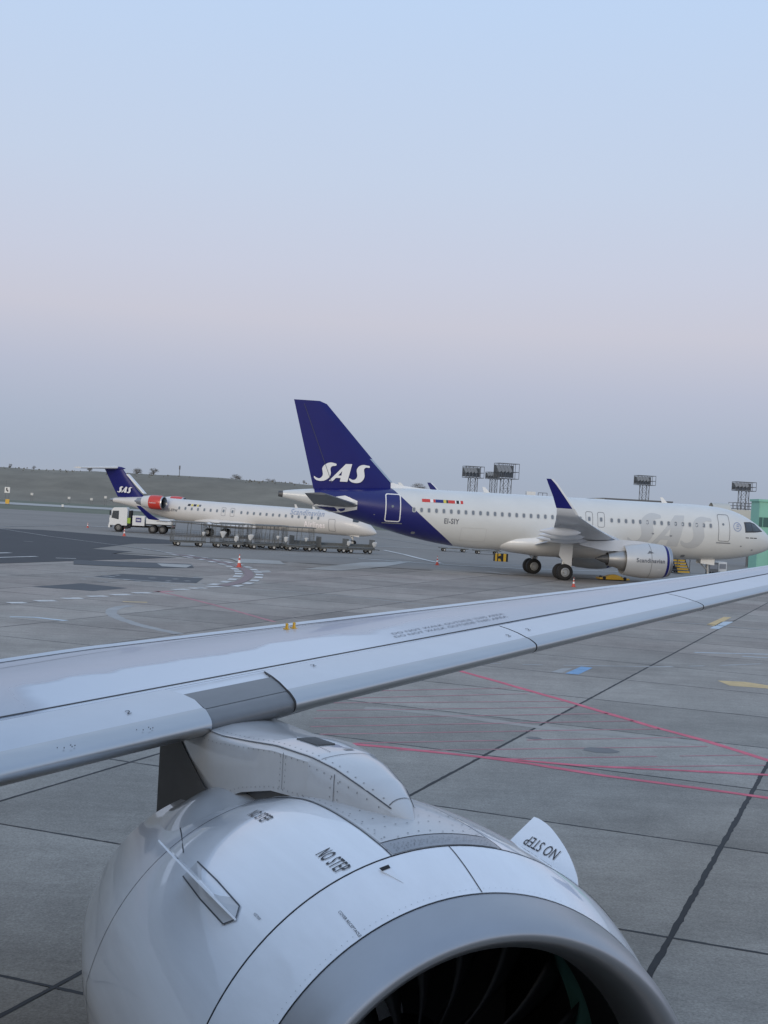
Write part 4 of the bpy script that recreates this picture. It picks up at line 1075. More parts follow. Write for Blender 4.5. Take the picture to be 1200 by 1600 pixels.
    # titles: big silver letters, registration, flags, alliance roundel
    decal('fuselage_title', scaled(LOGO, 2.62, 2.62, -12.3, 2.72), lambda u, v: side(u, v, .008), 'titlegrey', fus, cut=.16)
    decal('registration', flat_text('EI-SIY', .52, .012), lambda u, v: side(-26.06 + u*.80, 3.54 + v, .012), 'textgrey', fus, cut=.25)
    x = -27.65
    for wd, m in ((.60, 'red'), (.22, 'textwhite'), (.16, 'red'), (.58, 'blue'), (.20, 'flagyellow'), (.14, 'textblack'), (.50, 'red'), (.10, 'textwhite'), (.20, 'textblack'), (.10, 'textwhite'), (.20, 'red')):
        decal('flag_strip', flat_from_polys([[rect(x, 4.98, x + wd - .01, 5.20)]]), lambda u, v: side(u, v, .012), m, fus, cut=.3); x += wd
    cx, cz = -3.72, 4.42
    ring = ring_strip([(cx + .34*math.cos(t*.2618), cz + .34*math.sin(t*.2618)) for t in range(24)], [(cx + .29*math.cos(t*.2618), cz + .29*math.sin(t*.2618)) for t in range(24)])
    decal('alliance_roundel', ring, lambda u, v: side(u, v, .014), 'roundel', fus, cut=.2)
    for k in (-.12, .02, .15):
        decal('alliance_roundel', flat_from_polys([[[(cx-.22+k*.3, cz+k-.05), (cx+.05, cz+k+.05), (cx+.24+k*.2, cz+k-.02), (cx+.06, cz+k-.02)]]]), lambda u, v: side(u, v, .015), 'roundel', fus, cut=.2)
    for px, s in ((-3.0, 0), (-2.6, 1), (-2.25, 0)):
        decal('nose_placard', flat_from_polys([[rect(px, 3.62, px + .3, 3.68)]]), lambda u, v: side(u, v, .012), 'textblack', fus)
    for x, z, r in ((-10.4, 3.6, .09), (-9.0, 3.5, .09), (-7.6, 2.05, .16), (-2.2, 2.75, .08), (-28.1, 2.75, .14), (-3.3, 3.0, .07), (-31.0, 3.9, .05)):
        decal('service_port', flat_from_polys([[rrect(x-r, z-r*.6, x+r, z+r*.6, r*.55)]]), lambda u, v: side(u, v, .012), 'bandgrey', fus)
    for x in (-28.55, -22.3, -8.6):
        b = B(); z = sec(x)[0] + sec(x)[1] - .03; b.prism([(x, -.02, z), (x - .42, -.02, z + .42), (x - .62, -.02, z + .42), (x - .45, -.02, z)], (0, .04, 0)); b.obj('blade_antenna', 'white', fus)
    return root
M['nac2'] = mat('silver_cowl', (.55, .555, .55), .34, .35, var=.03, scale=2)
M['core'] = mat('core_cowl_metal', (.42, .41, .39), .38, .8)
M['flagyellow'] = mat('flag_yellow', (.62, .52, .08), .5)
M['roundel'] = mat('roundel_blue', (.20, .26, .42), .5)
narrow_body()

# ================================================================== THE REGIONAL JET
CT = [(.45, 1.62, .03, .03), (.7, 1.70, .28, .30), (1.2, 1.86, .58, .62), (1.9, 2.04, .88, .94), (2.9, 2.24, 1.14, 1.18), (4.0, 2.38, 1.29, 1.29), (5.2, 2.44, 1.35, 1.33), (7, 2.45, 1.36, 1.34), (21, 2.47, 1.36, 1.34), (24.5, 2.52, 1.34, 1.32), (27.2, 2.70, 1.18, 1.16), (29.5, 2.92, .94, .94), (31.5, 3.10, .64, .66), (33.4, 3.18, .38, .40), (34.4, 3.18, .26, .26)]
def regional_jet():
    sec, side = fus_funcs(CT); OFF = 20
    root = empty('regional_jet', (-18.958, 152.04, .04), rad(-20.9), 'white regional jet with blue T-tail and red rear engine beyond the carts', 'airplane')
    root.rotation_euler = (0, rad(.735), rad(-20.9))
    def add(o): o.location.x += OFF; return o
    xs = [-t for t in (.45, .52, .7, .95, 1.2, 1.45, 1.7, 2.2, 2.8, 3.4, 4, 4.6, 5.2, 7, 12, 17, 22, 24, 25, 26, 27.5, 28.5, 29.5, 30.5, 31.5, 32.5, 33.4, 34.0, 34.4)]
    fus = add(fus_mesh('fuselage', sec, xs, 'crjwhite', root, 48))
    b = B(); b.tube((-34.35, 0, 3.18), (-34.95, 0, 3.20), .25, .12, 16); b.obj('tail_cone', 'bandgrey', fus, smooth=40)
    b = B(); rr = []
    for t in (0, .25, .5, .75, 1):
        z = lerp(3.6, 7.05, t); le = lerp(-29.9, -33.5, t**.8); te = lerp(-33.9, -36.1, t); rr.append(airfoil(le-te, le, 0, z, .11, math.pi/2))
    b.loft(rr); fin = add(b.obj('fin', 'navy', root, smooth=40))
    b = B(); b.loft([[(x, r*math.cos(a), 7.02 + r*.8*math.sin(a)) for a in [i*2*math.pi/14 for i in range(14)]] for x, r in ((-33.1, .03), (-33.6, .2), (-34.6, .3), (-36.0, .22), (-36.8, .04))]); b.obj('fin_bullet', 'navy', fin, smooth=50)
    b = B(); b.prism([(-30.1, -.25, 4.2), (-30.35, -.25, 4.2), (-32.85, -.2, 6.35), (-32.65, -.2, 6.4)], (0, .5, 0)); b.obj('fin_leading_edge', 'textwhite', fin)
    for sg in (-1, 1):
        b = B(); b.loft([airfoil(lerp(2.4, 1.2, t), lerp(-33.9, -36.4, t), sg*lerp(.1, 4.3, t), lerp(7.05, 6.75, t), .17) for t in (0, .5, 1)]); add(b.obj('tailplane', 'crjwhite', root, smooth=40))
    decal('tail_lettering', scaled(LOGO, .82, .80), lambda u, v: Vector((-33.85 + u, -.30, 4.15 + v)), 'textwhite', fin, cut=.4)
    for sg in (-1, 1):
        ey, ez, ex = sg*2.35, 3.30, -26.13
        g = add(rev('engine', [(.10, .72), (.4, .80), (1.2, .83), (2.0, .76), (2.75, .64), (2.76, .58)], 'crjwhite', root, n=40, ox=ex, oy=ey, oz=ez))
        rev('red_cowl', [(.16, .755), (.4, .812), (1.2, .842), (1.7, .812)], 'red', g, n=40, ox=ex, oy=ey, oz=ez)
        rev('inlet_lip', [(.5, .60), (.15, .64), (0, .68), (.04, .71), (.10, .72)], 'alu', g, n=40, ox=ex, oy=ey, oz=ez)
        rev('fan_disc', [(.55, .62), (.55, .12), (.35, .01)], 'ductdark', g, n=24, ox=ex, oy=ey, oz=ez)
        rev('exhaust_nozzle', [(2.5, .60), (3.2, .42), (3.6, .34), (3.5, .28), (4.0, .05)], 'bandgrey', g, n=32, ox=ex, oy=ey, oz=ez)
        decal('engine_lettering', flat_text('Scandinavian', .22), lambda u, v: Vector((ex - 1.55 + u*.8, ey + sg*(.86*math.cos(v/.85)), ez - .12 + v)), 'textwhite', g)
        b = B(); b.loft([[(x, sg*1.1, 3.0 - h), (x, sg*1.1, 3.0 + h), (x, sg*1.8, 3.12 + h), (x, sg*1.8, 3.12 - h)] for x, h in ((-26.7, .02), (-27.3, .14), (-28.3, .14), (-29.1, .02))]); add(b.obj('engine_pylon', 'crjwhite', root))
    for sg in (-1, 1):
        b = B(); st = []
        for t in (0, .3, .65, 1):
            y = lerp(1.0, 11.6, t); le = -15.6 - (y-1.0)*.52 - (0 if t else -.9); c = lerp(5.6, 1.4, t**.75); st.append(airfoil(c, le, sg*y, 1.22 + .030*(y-1)*1.0, .10))
        b.loft(st); wg = add(b.obj('wing', 'crjwhite', root, smooth=40))
        b = B(); b.loft([airfoil(c, le, sg*y, z, .10, sg*rad(-65)) for c, le, y, z in ((1.4, -21.1, 11.6, 1.58), (1.0, -21.9, 11.9, 2.05), (.55, -23.2, 12.25, 2.95))]); b.obj('winglet', 'navy', wg, smooth=40)
        for x in ():
            pass
    b = B(); b.loft([[(x, hw*math.cos(a), 1.5 + hz*math.sin(a)) for a in [i*2*math.pi/24 for i in range(24)]] for x, hw, hz in ((-13.6, .2, .1), (-15, 1.1, .42), (-17, 1.45, .58), (-20.5, 1.45, .58), (-22.6, 1.0, .42), (-24, .2, .1))]); add(b.obj('belly_fairing', 'crjwhite', root, smooth=50))
    def gl_z(xl, y): return -(xl + OFF)*math.sin(rad(-2.1))*1.0
    def ground_local(xl, yl):
        wp = Vector((-18.958, 152.04, 0)) + Matrix.Rotation(rad(-20.9), 3, 'Z') @ Vector((xl + OFF, yl, 0))
        return (gz(wp.x, wp.y) - .04 + (xl + OFF)*math.sin(rad(.735)))
    for xl, yl, r, wd in ((-20.2, -2.05, .46, .3), (-20.2, 2.05, .46, .3), (-3.2, 0, .30, .18)):
        z0 = ground_local(xl, yl); b = B(); b.tube((xl, yl, z0 + r), (xl - .1, yl*.95, 1.6), .09, n=10); b.tube((xl, yl - .4*(1 if r > .4 else .6), z0 + r), (xl, yl + .4*(1 if r > .4 else .6), z0 + r), .06, n=8); b.tube((xl, yl, z0 + .7), (xl - .9, yl, 1.5), .05, n=8)
        g = add(b.obj('landing_gear', 'steel', root))
        for d in ((-.32, .32) if r > .4 else (-.2, .2)): wheel('wheel', xl, yl + d, z0 + r, r, wd, g)
    b = B(); b.prism([(-2.3, -.5, 1.05), (-2.3, -.5, 1.5), (-3.9, -.5, 1.5), (-3.9, -.5, 1.2)], (0, .03, 0)); add(b.obj('nose_gear_door', 'crjwhite', root))
    window_set(side, [-24.73 + .827*i for i in range(7)] + [-16.64 + .80*i for i in range(13)], 2.83, .24, .34, fus)
    for x in (-18.93, -17.78): door_outline('overwing_exit', side, x - .27, x + .27, 2.30, 3.25, .03, 'textgrey', fus, .12)
    window_set(side, [-18.93, -17.78], 2.86, .24, .34, fus)
    door_outline('door', side, -5.75, -4.95, 1.50, 2.85, .035, 'textgrey', fus, .12)
    decal('registration', flat_text('EI-FPW', .46, .012), lambda u, v: side(-26.3 + u*.9, 2.36 + v, .012), 'textgrey', fus, cut=.3)
    decal('fuselage_lettering', flat_text('Scandinavian', .88, .018), lambda u, v: side(-10.6 + u*.86, 3.05 + v, .012), 'crjgrey', fus, cut=.16)
    decal('fuselage_lettering', flat_text('Airlines', .88, .022), lambda u, v: side(-8.75 + u*.86, 1.80 + v, .012), 'airl', fus, cut=.16)
    x = -23.7
    for wd, m in ((.45, 'textblack'), (.3, 'flagyellow'), (.45, 'textblack'), (.25, 'flagyellow'), (.35, 'textgrey')):
        decal('emblem_strip', flat_from_polys([[rect(x, 3.14, x + wd*.8, 3.38)]]), lambda u, v: side(u, v, .012), m, fus, cut=.3); x += wd
    pl = [(-3.0, 3.02), (-2.6, 2.95), (-2.25, 2.76), (-2.45, 2.66), (-2.95, 2.70)]
    decal('cockpit_window', ([tuple(p) for p in pl], [tuple(range(len(pl)))]), lambda u, v: side(u, v, .014), 'glass', fus, cut=.15)
    for x in (-10.2, -8.0):
        b = B(); z = sec(x)[0] + sec(x)[1] - .02; b.prism([(x, -.02, z), (x - .25, -.02, z + .4), (x - .45, -.02, z + .4), (x - .35, -.02, z)], (0, .04, 0)); b.obj('blade_antenna', 'crjwhite', fus)
    return root
M['crjgrey'] = mat('title_blue_grey', (.30, .34, .42), .5)
M['airl'] = mat('title_white', (.92, .86, .85), .4)
regional_jet()

# ================================================================== GROUND EQUIPMENT
def place(px, py): return ground(px, py)
# ---- baggage carts
P0, P1 = ground(272, 853), ground(578, 866)
cdir = (Vector((P1.x, P1.y, 0)) - Vector((P0.x, P0.y, 0))); CRZ = math.atan2(cdir.y, cdir.x)
def cart_wheel(parent, x, y, r=.24):
    b = B(); n = 16
    b.loft([[(x + q*math.cos(2*math.pi*i/n), y + d, r + q*math.sin(2*math.pi*i/n)) for i in range(n)] for d, q in ((-.07, r*.5), (-.07, r*.92), (0, r), (.07, r*.92), (.07, r*.5))], cap=False)
    w_ = b.obj('wheel', 'rubber', parent, smooth=50)
    b = B(); b.tube((x, y - .05, r), (x, y + .05, r), r*.52, n=12); b.obj('rim', 'tarp', w_)
def cart(L, roof, label, loc, tarp, seed):
    random.seed(seed)
    t = empty('baggage_cart', loc, CRZ, label, 'cart', 'baggage carts lined up before the regional jet')
    b = B(); b.box((0, 0, .48), (L, 1.5, .10)); b.box((0, -.72, .42), (L, .06, .16)); b.box((0, .72, .42), (L, .06, .16)); b.box((0, 0, .36), (L*.9, .18, .10)); b.obj('deck', 'cartmetal', t)
    for x in (-L*.34, L*.34):
        for y in (-.6, .6): cart_wheel(t, x, y)
    b = B(); b.tube((L/2, 0, .42), (L/2 + .7, 0, .38), .035, n=8); b.tube((L/2 + .7, -.08, .38), (L/2 + .7, .08, .38), .05, n=8); b.obj('drawbar', 'cartmetal', t)
    if roof:
        for x in (-L/2 + .05, .0, L/2 - .05):
            for y in (-.70, .70):
                b = B(); lean = .12*(1 if x > 0 else -1)
                b.tube((x, y, .5), (x - lean, y, 2.16), .024, n=6); b.obj('post', 'cartmetal', t)
        b = B(); b.box((0, 0, 2.18), (L + .12, 1.6, .04)); b.box((0, -.79, 2.15), (L + .12, .03, .08)); b.obj('roof', 'cartmetal', t)
        # wire mesh ends
        for x in (-L/2 + .03, L/2 - .03):
            b = B()
            for i in range(9): b.tube((x, -.7 + i*.175, .52), (x, -.7 + i*.175, 2.14), .008, n=4)
            for i in range(9): b.tube((x, -.7, .6 + i*.16), (x, .7, .6 + i*.16), .010, n=4)
            tag(b.obj('mesh_end', 'cartmetal', t), kind='stuff')
        b = B()
        for i in range(12): b.tube((-L/2 + i*L/11, .72, .52), (-L/2 + i*L/11, .72, 1.4), .008, n=4)
        for i in range(6): b.tube((-L/2, .72, .6 + i*.16), (L/2, .72, .6 + i*.16), .010, n=4)
        tag(b.obj('mesh_back', 'cartmetal', t), kind='stuff')
    else:
        for x in (-L/2 + .04, L/2 - .04):
            b = B(); b.box((x, 0, .92), (.06, 1.4, .8)); b.obj('end_panel', 'cartmetal', t)
        b = B(); b.box((0, -.72, .62), (L*.96, .04, .10)); b.box((0, .72, .7), (L*.96, .04, .3)); b.obj('side_rail', 'cartmetal', t)
    for fx, fz, s in tarp:
        b = B(); rings = []
        for i, (h, r) in enumerate(((-.30, .03), (-.16, .10), (0, .13), (.10, .15), (.15, .06))):
            rings.append([(fx*L + s*r*1.5*math.cos(a)*random.uniform(.7, 1.2) + .1*h, -.74 + r*.35*math.sin(a), fz + s*h*random.uniform(.9, 1.1)) for a in [j*2*math.pi/10 for j in range(10)]])
        b.loft(rings); b.obj('rain_cover', 'tarp', t, smooth=60).scale = (1, 1, 1)
    return t
def on_row(px, back=0.0):
    t = (px - 272)/(578-272); p = Vector(P0).lerp(Vector(P1), t) + Vector((-math.sin(CRZ), math.cos(CRZ), 0))*(back + .6)
    p.z = gz(p.x, p.y) + .01; return p
cart(2.95, True, 'roofed mesh baggage cart at the left end of the cart row', on_row(294), [(.42, 1.25, .8)], 1)
cart(2.75, True, 'second roofed baggage cart from the left with white cover', on_row(353), [(-.2, 1.30, 1.3), (.25, .95, 1.2)], 2)
cart(2.75, True, 'third roofed baggage cart from the left, middle of the row', on_row(408), [(-.48, 1.15, 1.2), (.45, 1.2, .7)], 3)
cart(2.75, True, 'rightmost roofed baggage cart, next to the low open carts', on_row(464), [(-.5, 1.1, 1.1), (.2, 1.15, .8)], 4)
cart(2.75, False, 'low open baggage cart between the roofed carts and the end cart', on_row(519), [(.5, .98, 1.0)], 5)
cart(2.75, False, 'low open baggage cart at the right end of the row', on_row(562), [(.48, .98, 1.1)], 6)
cart(2.75, True, 'roofed baggage cart in the rear line behind the second cart', on_row(380, 3.2), [(.0, 1.1, 1.0)], 7)
cart(2.75, True, 'roofed baggage cart in the rear line behind the third cart', on_row(436, 3.2), [(.2, 1.15, .9)], 8)
cart(2.75, False, 'low baggage cart in the rear line behind the rightmost roofed cart', on_row(492, 3.2), [(.4, 1.05, .8)], 9)

# ---- cones
def cone_meshes(h):
    b = B(); prof = [(.0, .16), (.30, .118), (.52, .085), (.70, .058), (.86, .036), (1.0, .022)]; n = 16
    rings = [[(r*h*1.0*math.cos(2*math.pi*i/n), r*h*math.sin(2*math.pi*i/n), .04 + z*(h-.04)) for i in range(n)] for z, r in prof]
    mi = [0, 1, 0, 1, 0]
    for k in range(5): b.loft(rings[k:k+2], cap=False, mi=mi[k])
    b.add(rings[-1], [tuple(range(n))], 0); return b
def cone(px, py, h, label):
    h *= .88; p = ground(px, py); t = empty('traffic_cone', p, 0, label, 'cone', 'red and white cones on the apron')
    cone_meshes(h).obj('cone_body', ['conered', 'conewhite'], t, smooth=60)
    b = B(); b.box((0, 0, .025), (h*.42, h*.42, .05)); b.obj('cone_base', 'conered', t)
cone(373.5, 886.5, 1.0, 'red and white cone on the curved dashed line below the carts')
cone(683, 883, .85, 'red and white cone beside the dark blue belly near white line')
cone(137, 824.5, .75, 'small red and white cone standing left of the truck cab')
cone(194, 837.5, .95, 'small red and white cone directly before the truck front wheel')
cone(896, 917, .7, 'cone tip showing just above the near wing by the wheels')
cone(490, 858, .8, 'cone half hidden among the low baggage carts')

# ---- service truck
def truck():
    p = ground(222, 832.5); q = ground(262, 833)
    t = empty('service_truck', p, math.pi + rad(4), 'white flatbed service truck facing left beside the regional jet', 'truck')
    # local: +x forward (to the left in the picture), y towards the viewer
    b = B(); prof = [(3.55, .75), (3.60, 1.45), (3.42, 2.35), (3.15, 2.72), (1.75, 2.78), (1.62, 2.6), (1.62, .75)]
    b.prism([(x, -1.12, z) for x, z in prof], (0, 2.24, 0)); cab = b.obj('cab', 'truckwhite', t)
    b = B(); b.add([(3.60, -.98, 1.5), (3.60, .98, 1.5), (3.425, .94, 2.34), (3.425, -.94, 2.34)], [(0, 1, 2, 3)])
    b.v = [(x + .012, y, z) for x, y, z in b.v]; b.obj('windscreen', 'glass', cab)
    for sg in (-1, 1):
        b = B(); b.add([(x, sg*1.128, z) for x, z in ((3.36, 1.55), (3.22, 2.35), (2.55, 2.38), (2.55, 1.40))], [(0, 1, 2, 3)]); b.obj('side_window', 'glass', cab)
        b = B(); b.add([(x, sg*1.126, z) for x, z in ((3.42, .85), (3.40, .87), (3.40, 2.4), (2.40, 2.45), (2.40, .85))], [(0, 1, 2, 3, 4)]); b.obj('door', 'truckwhite', cab)
        b = B(); b.box((3.5, sg*1.28, 2.1), (.12, .18, .5)); b.tube((3.4, sg*1.1, 2.35), (3.5, sg*1.28, 2.3), .02, n=6); b.obj('mirror', 'dark', cab)
        b = B(); b.box((3.60, sg*.82, .92), (.06, .38, .20)); b.obj('headlight', 'textwhite', cab)
    b = B(); b.box((3.59, 0, 1.12), (.06, 1.5, .42)); b.obj('grille', 'dark', cab)
    b = B(); b.box((3.58, 0, .62), (.20, 2.2, .32)); b.obj('bumper', 'truckwhite', t)
    b = B(); b.box((-.3, -.42, .72), (6.6, .12, .22)); b.box((-.3, .42, .72), (6.6, .12, .22)); b.obj('chassis', 'dark', t)
    for x, r in ((2.55, .48), (-1.75, .48), (-2.35, .48)):
        for sg in (-1, 1):
            if x == -1.75: continue
            wheel('wheel', x, sg*.98, r, r, .32, t, 'metal')
    for sg in (-1, 1): wheel('wheel', -1.25, sg*.98, .48, .48, .32, t, 'metal')
    b = B(); b.box((.35, 0, 1.36), (1.35, 2.2, 1.1)); bx = b.obj('equipment_locker', 'truckwhite', t)
    for sg in (-1, 1):
        b = B(); b.box((.35, sg*1.105, 1.45), (.62, .02, .52)); lg = b.obj('logo_panel', 'blue', bx)
        decal('panel_lettering', scaled(LOGO, .2, .2), lambda u, v, s=sg: Vector((.35 - s*(.25 - u)*1.0, s*1.12, 1.36 + v)), 'textwhite', bx)
    b = B(); b.box((-2.0, 0, 1.38), (3.0, 2.2, .62)); b.obj('flatbed_body', 'truckwhite', t)
    b = B(); b.box((-2.0, 0, 1.02), (3.3, 2.25, .10)); b.obj('flatbed_deck', 'dark', t)
    for sg in (-1, 1):
        decal('body_lettering', flat_text('Scandinavian', .24), lambda u, v, s=sg: Vector((-2.0 - s*(.9 - u), s*1.115, 1.35 + v)), 'textgrey', t)
    b = B(); b.box((1.35, 1.0, 1.5), (.22, .12, 1.9)); b.box((1.35, -1.0, 1.5), (.22, .12, 1.9)); b.obj('exhaust_stack', 'dark', t)
    b = B(); b.box((1.42, 1.09, 1.32), (.34, .05, .62)); b.obj('hi_vis_panel', 'hivis', t)
    b = B(); b.box((1.7, 1.16, .55), (.5, .1, .3)); b.box((1.7, -1.16, .55), (.5, .1, .3)); b.obj('step', 'dark', t)
    b = B(); b.box((-3.52, 0, .95), (.06, 2.2, .2)); b.obj('rear_light_bar', 'red', t)
truck()

# ---- striped ballast block
p = ground(782, 877); t = empty('ballast_block', p, AYAW, 'black and yellow striped block standing under the parked airliner', 'block')
b = B(); b.box((0, 0, .36), (1.15, .6, .72)); t.scale = (1.08, 1.08, 1.02); b.obj('block_body', 'black', t)
for sg in (-1, 1):
    for pl in ([(-.575, .0), (-.40, .0), (-.40, .72), (-.575, .72)], [(-.30, .0), (-.02, .0), (-.12, .25), (-.30, .25)], [(-.30, .45), (-.05, .55), (-.12, .72), (-.30, .72)], [(.16, .0), (.40, .0), (.40, .72), (.16, .72)]):
        b = B(); b.prism([(x, sg*.301, z) for x, z in pl], (0, sg*.006, 0)); b.obj('yellow_stripe', 'yellow', t)

# ---- yellow trolley at the engine, stairs and boxes by the nose gear
p = ground(957, 906); t = empty('yellow_trolley', p, AYAW, 'low yellow service trolley under the parked airliner engine', 'trolley')
b = B(); b.box((0, 0, .10), (2.3, .9, .12)); b.obj('platform', 'yellow', t)
b = B(); b.loft([[(x, -.35, .15), (x, -.3, h), (x, .3, h), (x, .35, .15)] for x, h in ((-.7, .2), (-.3, .36), (.1, .42), (.4, .34), (.7, .2))]); b.obj('hood', 'yellow', t)
for x in (-.8, .8):
    for y in (-.42, .42):
        b = B(); b.tube((x, y - .04, .13), (x, y + .04, .13), .13, n=12); b.obj('wheel', 'rubber', t)
def stairs():
    p = ground(1078, 902); t = empty('boarding_steps', (p.x + .6, p.y + 7, gz(p.x, p.y + 7)), AYAW + rad(90), 'yellow and black wheeled steps under the parked airliner nose', 'steps')
    for i in range(8):
        b = B(); b.box((i*.28 - 1.0, 0, .3 + i*.24), (.30, 1.1, .05)); b.obj('tread', 'metal', t)
        b = B(); b.box((i*.28 - 1.14, 0, .22 + i*.24), (.02, 1.1, .16)); b.obj('riser', 'yellow', t)
    for sg in (-1, 1):
        b = B(); b.prism([(-1.2, sg*.57, .15), (-1.0, sg*.57, .35), (1.2, sg*.57, 2.2), (1.2, sg*.57, 1.9)], (0, sg*.05, 0)); b.obj('stringer', 'black', t)
        b = B(); b.tube((-1.1, sg*.6, 1.2), (1.1, sg*.6, 3.0), .03, n=6)
        for x in (-1.0, 0, 1.0): b.tube((x, sg*.6, .3 + (x+1)*.85), (x, sg*.6, 1.28 + (x+1)*.82), .025, n=6)
        b.obj('handrail', 'black', t)
    b = B(); b.box((.3, 0, .28), (2.6, 1.2, .12)); b.obj('chassis', 'black', t)
stairs()
for px, py, d, m, lab in ((1052, 898, (1.0, .8, 1.1), 'black', 'dark equipment cabinet beside the engine of the parked airliner'), (1113, 902, (.9, .8, .85), 'metal', 'grey ground power cabinet right of the yellow steps'), (1127, 902, (.8, .7, .9), 'truckwhite', 'white ground power cabinet under the cockpit of the parked airliner')):
    p = ground(px, py); q = Vector((p.x*1.05, p.y + 6, 0)); q.z = gz(q.x, q.y)
    t = empty('ground_power_cabinet', q, AYAW, lab, 'cabinet')
    b = B(); b.box((0, 0, .28 + d[2]/2), d); b.obj('housing', m, t)
    b = B(); b.box((0, -d[1]/2 - .012, .28 + d[2]*.55), (d[0]*.8, .02, d[2]*.5)); b.obj('front_panel', 'bandgrey', t)
    for x in (-.3, .3):
        for y in (-.3, .3):
            b = B(); b.tube((x, y - .05, .15), (x, y + .05, .15), .15, n=10); b.obj('wheel', 'rubber', t)
# tow-bar trolley seen past the tail
p = ground(708, 862); t = empty('low_dolly', (p.x, p.y, p.z), AYAW, 'low dark dolly on the apron behind the blue belly', 'dolly')
b = B(); b.box((0, 0, .38), (3.2, 1.2, .10)); b.obj('platform', 'cartmetal', t)
for x in (-1.1, 1.1):
    for y in (-.5, .5): cart_wheel(t, x, y, .18)
p = ground(760, 866); t = empty('low_dolly', (p.x, p.y, p.z), AYAW, 'low dark dolly seen left of the striped block', 'dolly')
b = B(); b.box((0, 0, .40), (3.0, 1.2, .10)); b.box((1.2, 0, .55), (.4, .5, .3)); b.obj('platform', 'cartmetal', t)
for x in (-1.0, 1.0):
    for y in (-.5, .5): cart_wheel(t, x, y, .18)

# ---- floodlight masts
def mast(px, ytop, ybot, wpx, Y, label, yaw=0.0, second=None):
    top = at(px, ytop, Y); k = Y/FPX; base = gz(top.x, Y)
    W_ = wpx*k; H = (ybot - ytop)*k; ht = top.z - base
    t = empty('floodlight_mast', (top.x, Y, base), yaw, label, 'mast', 'floodlight masts behind the parked airliner')
    lw = W_*.20
    for sx_ in (-1, 1):
        for sy in (-1, 1):
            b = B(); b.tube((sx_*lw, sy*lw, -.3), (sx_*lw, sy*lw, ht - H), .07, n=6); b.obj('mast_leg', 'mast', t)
    b = B(); n = int((ht - H)/(lw*2)); st = (ht - H)/n
    for i in range(n):
        z0, z1 = i*st, (i+1)*st
        for sy in (-1, 1):
            b.tube((-lw, sy*lw, z0), (lw, sy*lw, z1), .035, n=4); b.tube((lw, sy*lw, z0), (-lw, sy*lw, z1), .03, n=4); b.tube((-lw, sy*lw, z1), (lw, sy*lw, z1), .03, n=4)
        for sx_ in (-1, 1): b.tube((sx_*lw, -lw, z0), (sx_*lw, lw, z1), .03, n=4)
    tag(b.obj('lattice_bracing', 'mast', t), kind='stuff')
    D = W_*.7
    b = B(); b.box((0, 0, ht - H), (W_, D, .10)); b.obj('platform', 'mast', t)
    b = B()
    for z in (ht - H*.55, ht):
        for sy in (-1, 1): b.tube((-W_/2, sy*D/2, z), (W_/2, sy*D/2, z), .065, n=4)
        for sx_ in (-1, 1): b.tube((sx_*W_/2, -D/2, z), (sx_*W_/2, D/2, z), .065, n=4)
    for i in range(6):
        for sy in (-1, 1): b.tube((-W_/2 + i*W_/5, sy*D/2, ht - H), (-W_/2 + i*W_/5, sy*D/2, ht), .05, n=4)
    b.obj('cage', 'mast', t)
    for i in range(4):
        b = B(); x = -W_/2 - .25 + i*W_*.18; b.box((x, -D/2 - .25, ht - H*.35), (W_*.15, .22, H*.5), 0, rad(-28)); b.obj('floodlight', 'flood', t)
    for i in range(5):
        b = B(); x = -W_/2 + (i + .5)*W_/5; b.box((x, D/2 + .02, ht - H*.5), (W_/5 - .12, .03, H*.82)); b.obj('mesh_panel', 'meshp', t)
    if second:
        z = ht - second*k; b = B(); b.box((0, 0, z), (W_*1.25, D, .10)); b.obj('lower_platform', 'mast', t)
        b = B()
        for zz in (z + .55, z + 1.1):
            for sy in (-1, 1): b.tube((-W_*.62, sy*D/2, zz), (W_*.62, sy*D/2, zz), .06, n=4)
        for i in range(7):
            for sy in (-1, 1): b.tube((-W_*.62 + i*W_*1.24/6, sy*D/2, z), (-W_*.62 + i*W_*1.24/6, sy*D/2, z + 1.1), .05, n=4)
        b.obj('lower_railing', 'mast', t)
M['flood'] = mat('floodlight_housing', (.30, .32, .34), .4, .5)
M['meshp'] = mat('mesh_panel', (.10, .11, .12), .6, .3)
mast(740, 729, 746.5, 29, 255, 'leftmost floodlight mast with square cage above the airliner', .25)
mast(772, 738, 748.5, 22, 300, 'smaller floodlight mast half hidden by the larger cage', .3)
mast(792, 724.5, 748, 33, 250, 'tallest floodlight mast with the widest cage', .3)
mast(1008, 743.5, 758, 28, 270, 'slim floodlight mast standing alone above the front cabin', .2)
mast(1163, 753.5, 767, 31, 240, 'floodlight mast with second lower railing near green building', .1, second=42)

# ---- buildings on the right
def building(name, px0, px1, ytop, Y, depth, m, label, roof=None, bands=()):
    a, c = at(px0, ytop, Y), at(px1, ytop, Y); z = gz(a.x, Y) - .2; top = (a.z + c.z)/2
    t = empty(name, ((a.x + c.x)/2, Y, z), 0, label, 'building'); Wd = c.x - a.x; H = top - z
    b = B(); b.box((0, depth/2, H/2), (Wd, depth, H)); wl = b.obj('wall', m, t)
    b = B(); b.box((0, depth/2, H + .12), (Wd + .3, depth + .3, .24)); b.obj('roof', roof or 'roofgrey', t)
    return t, Wd, H
t, Wd, H = building('pier_building', 1187, 1420, 790, 132, 3, 'mint', 'mint green pier building at the right behind the airliner nose', 'mint')
for i in range(14):
    b = B(); b.box((-Wd/2 + i*Wd/13, -.03, H/2), (.06, .06, H)); b.obj('cladding_rib', 'mint', t)
b = B(); b.box((0, -.045, H*.72), (Wd, .08, .95)); b.obj('window_band', 'mintdark', t)
for i in range(20):
    b = B(); b.box((-Wd/2 + (i+.5)*Wd/20, -.10, H*.72), (.05, .04, .95)); b.obj('mullion', 'mint', t)
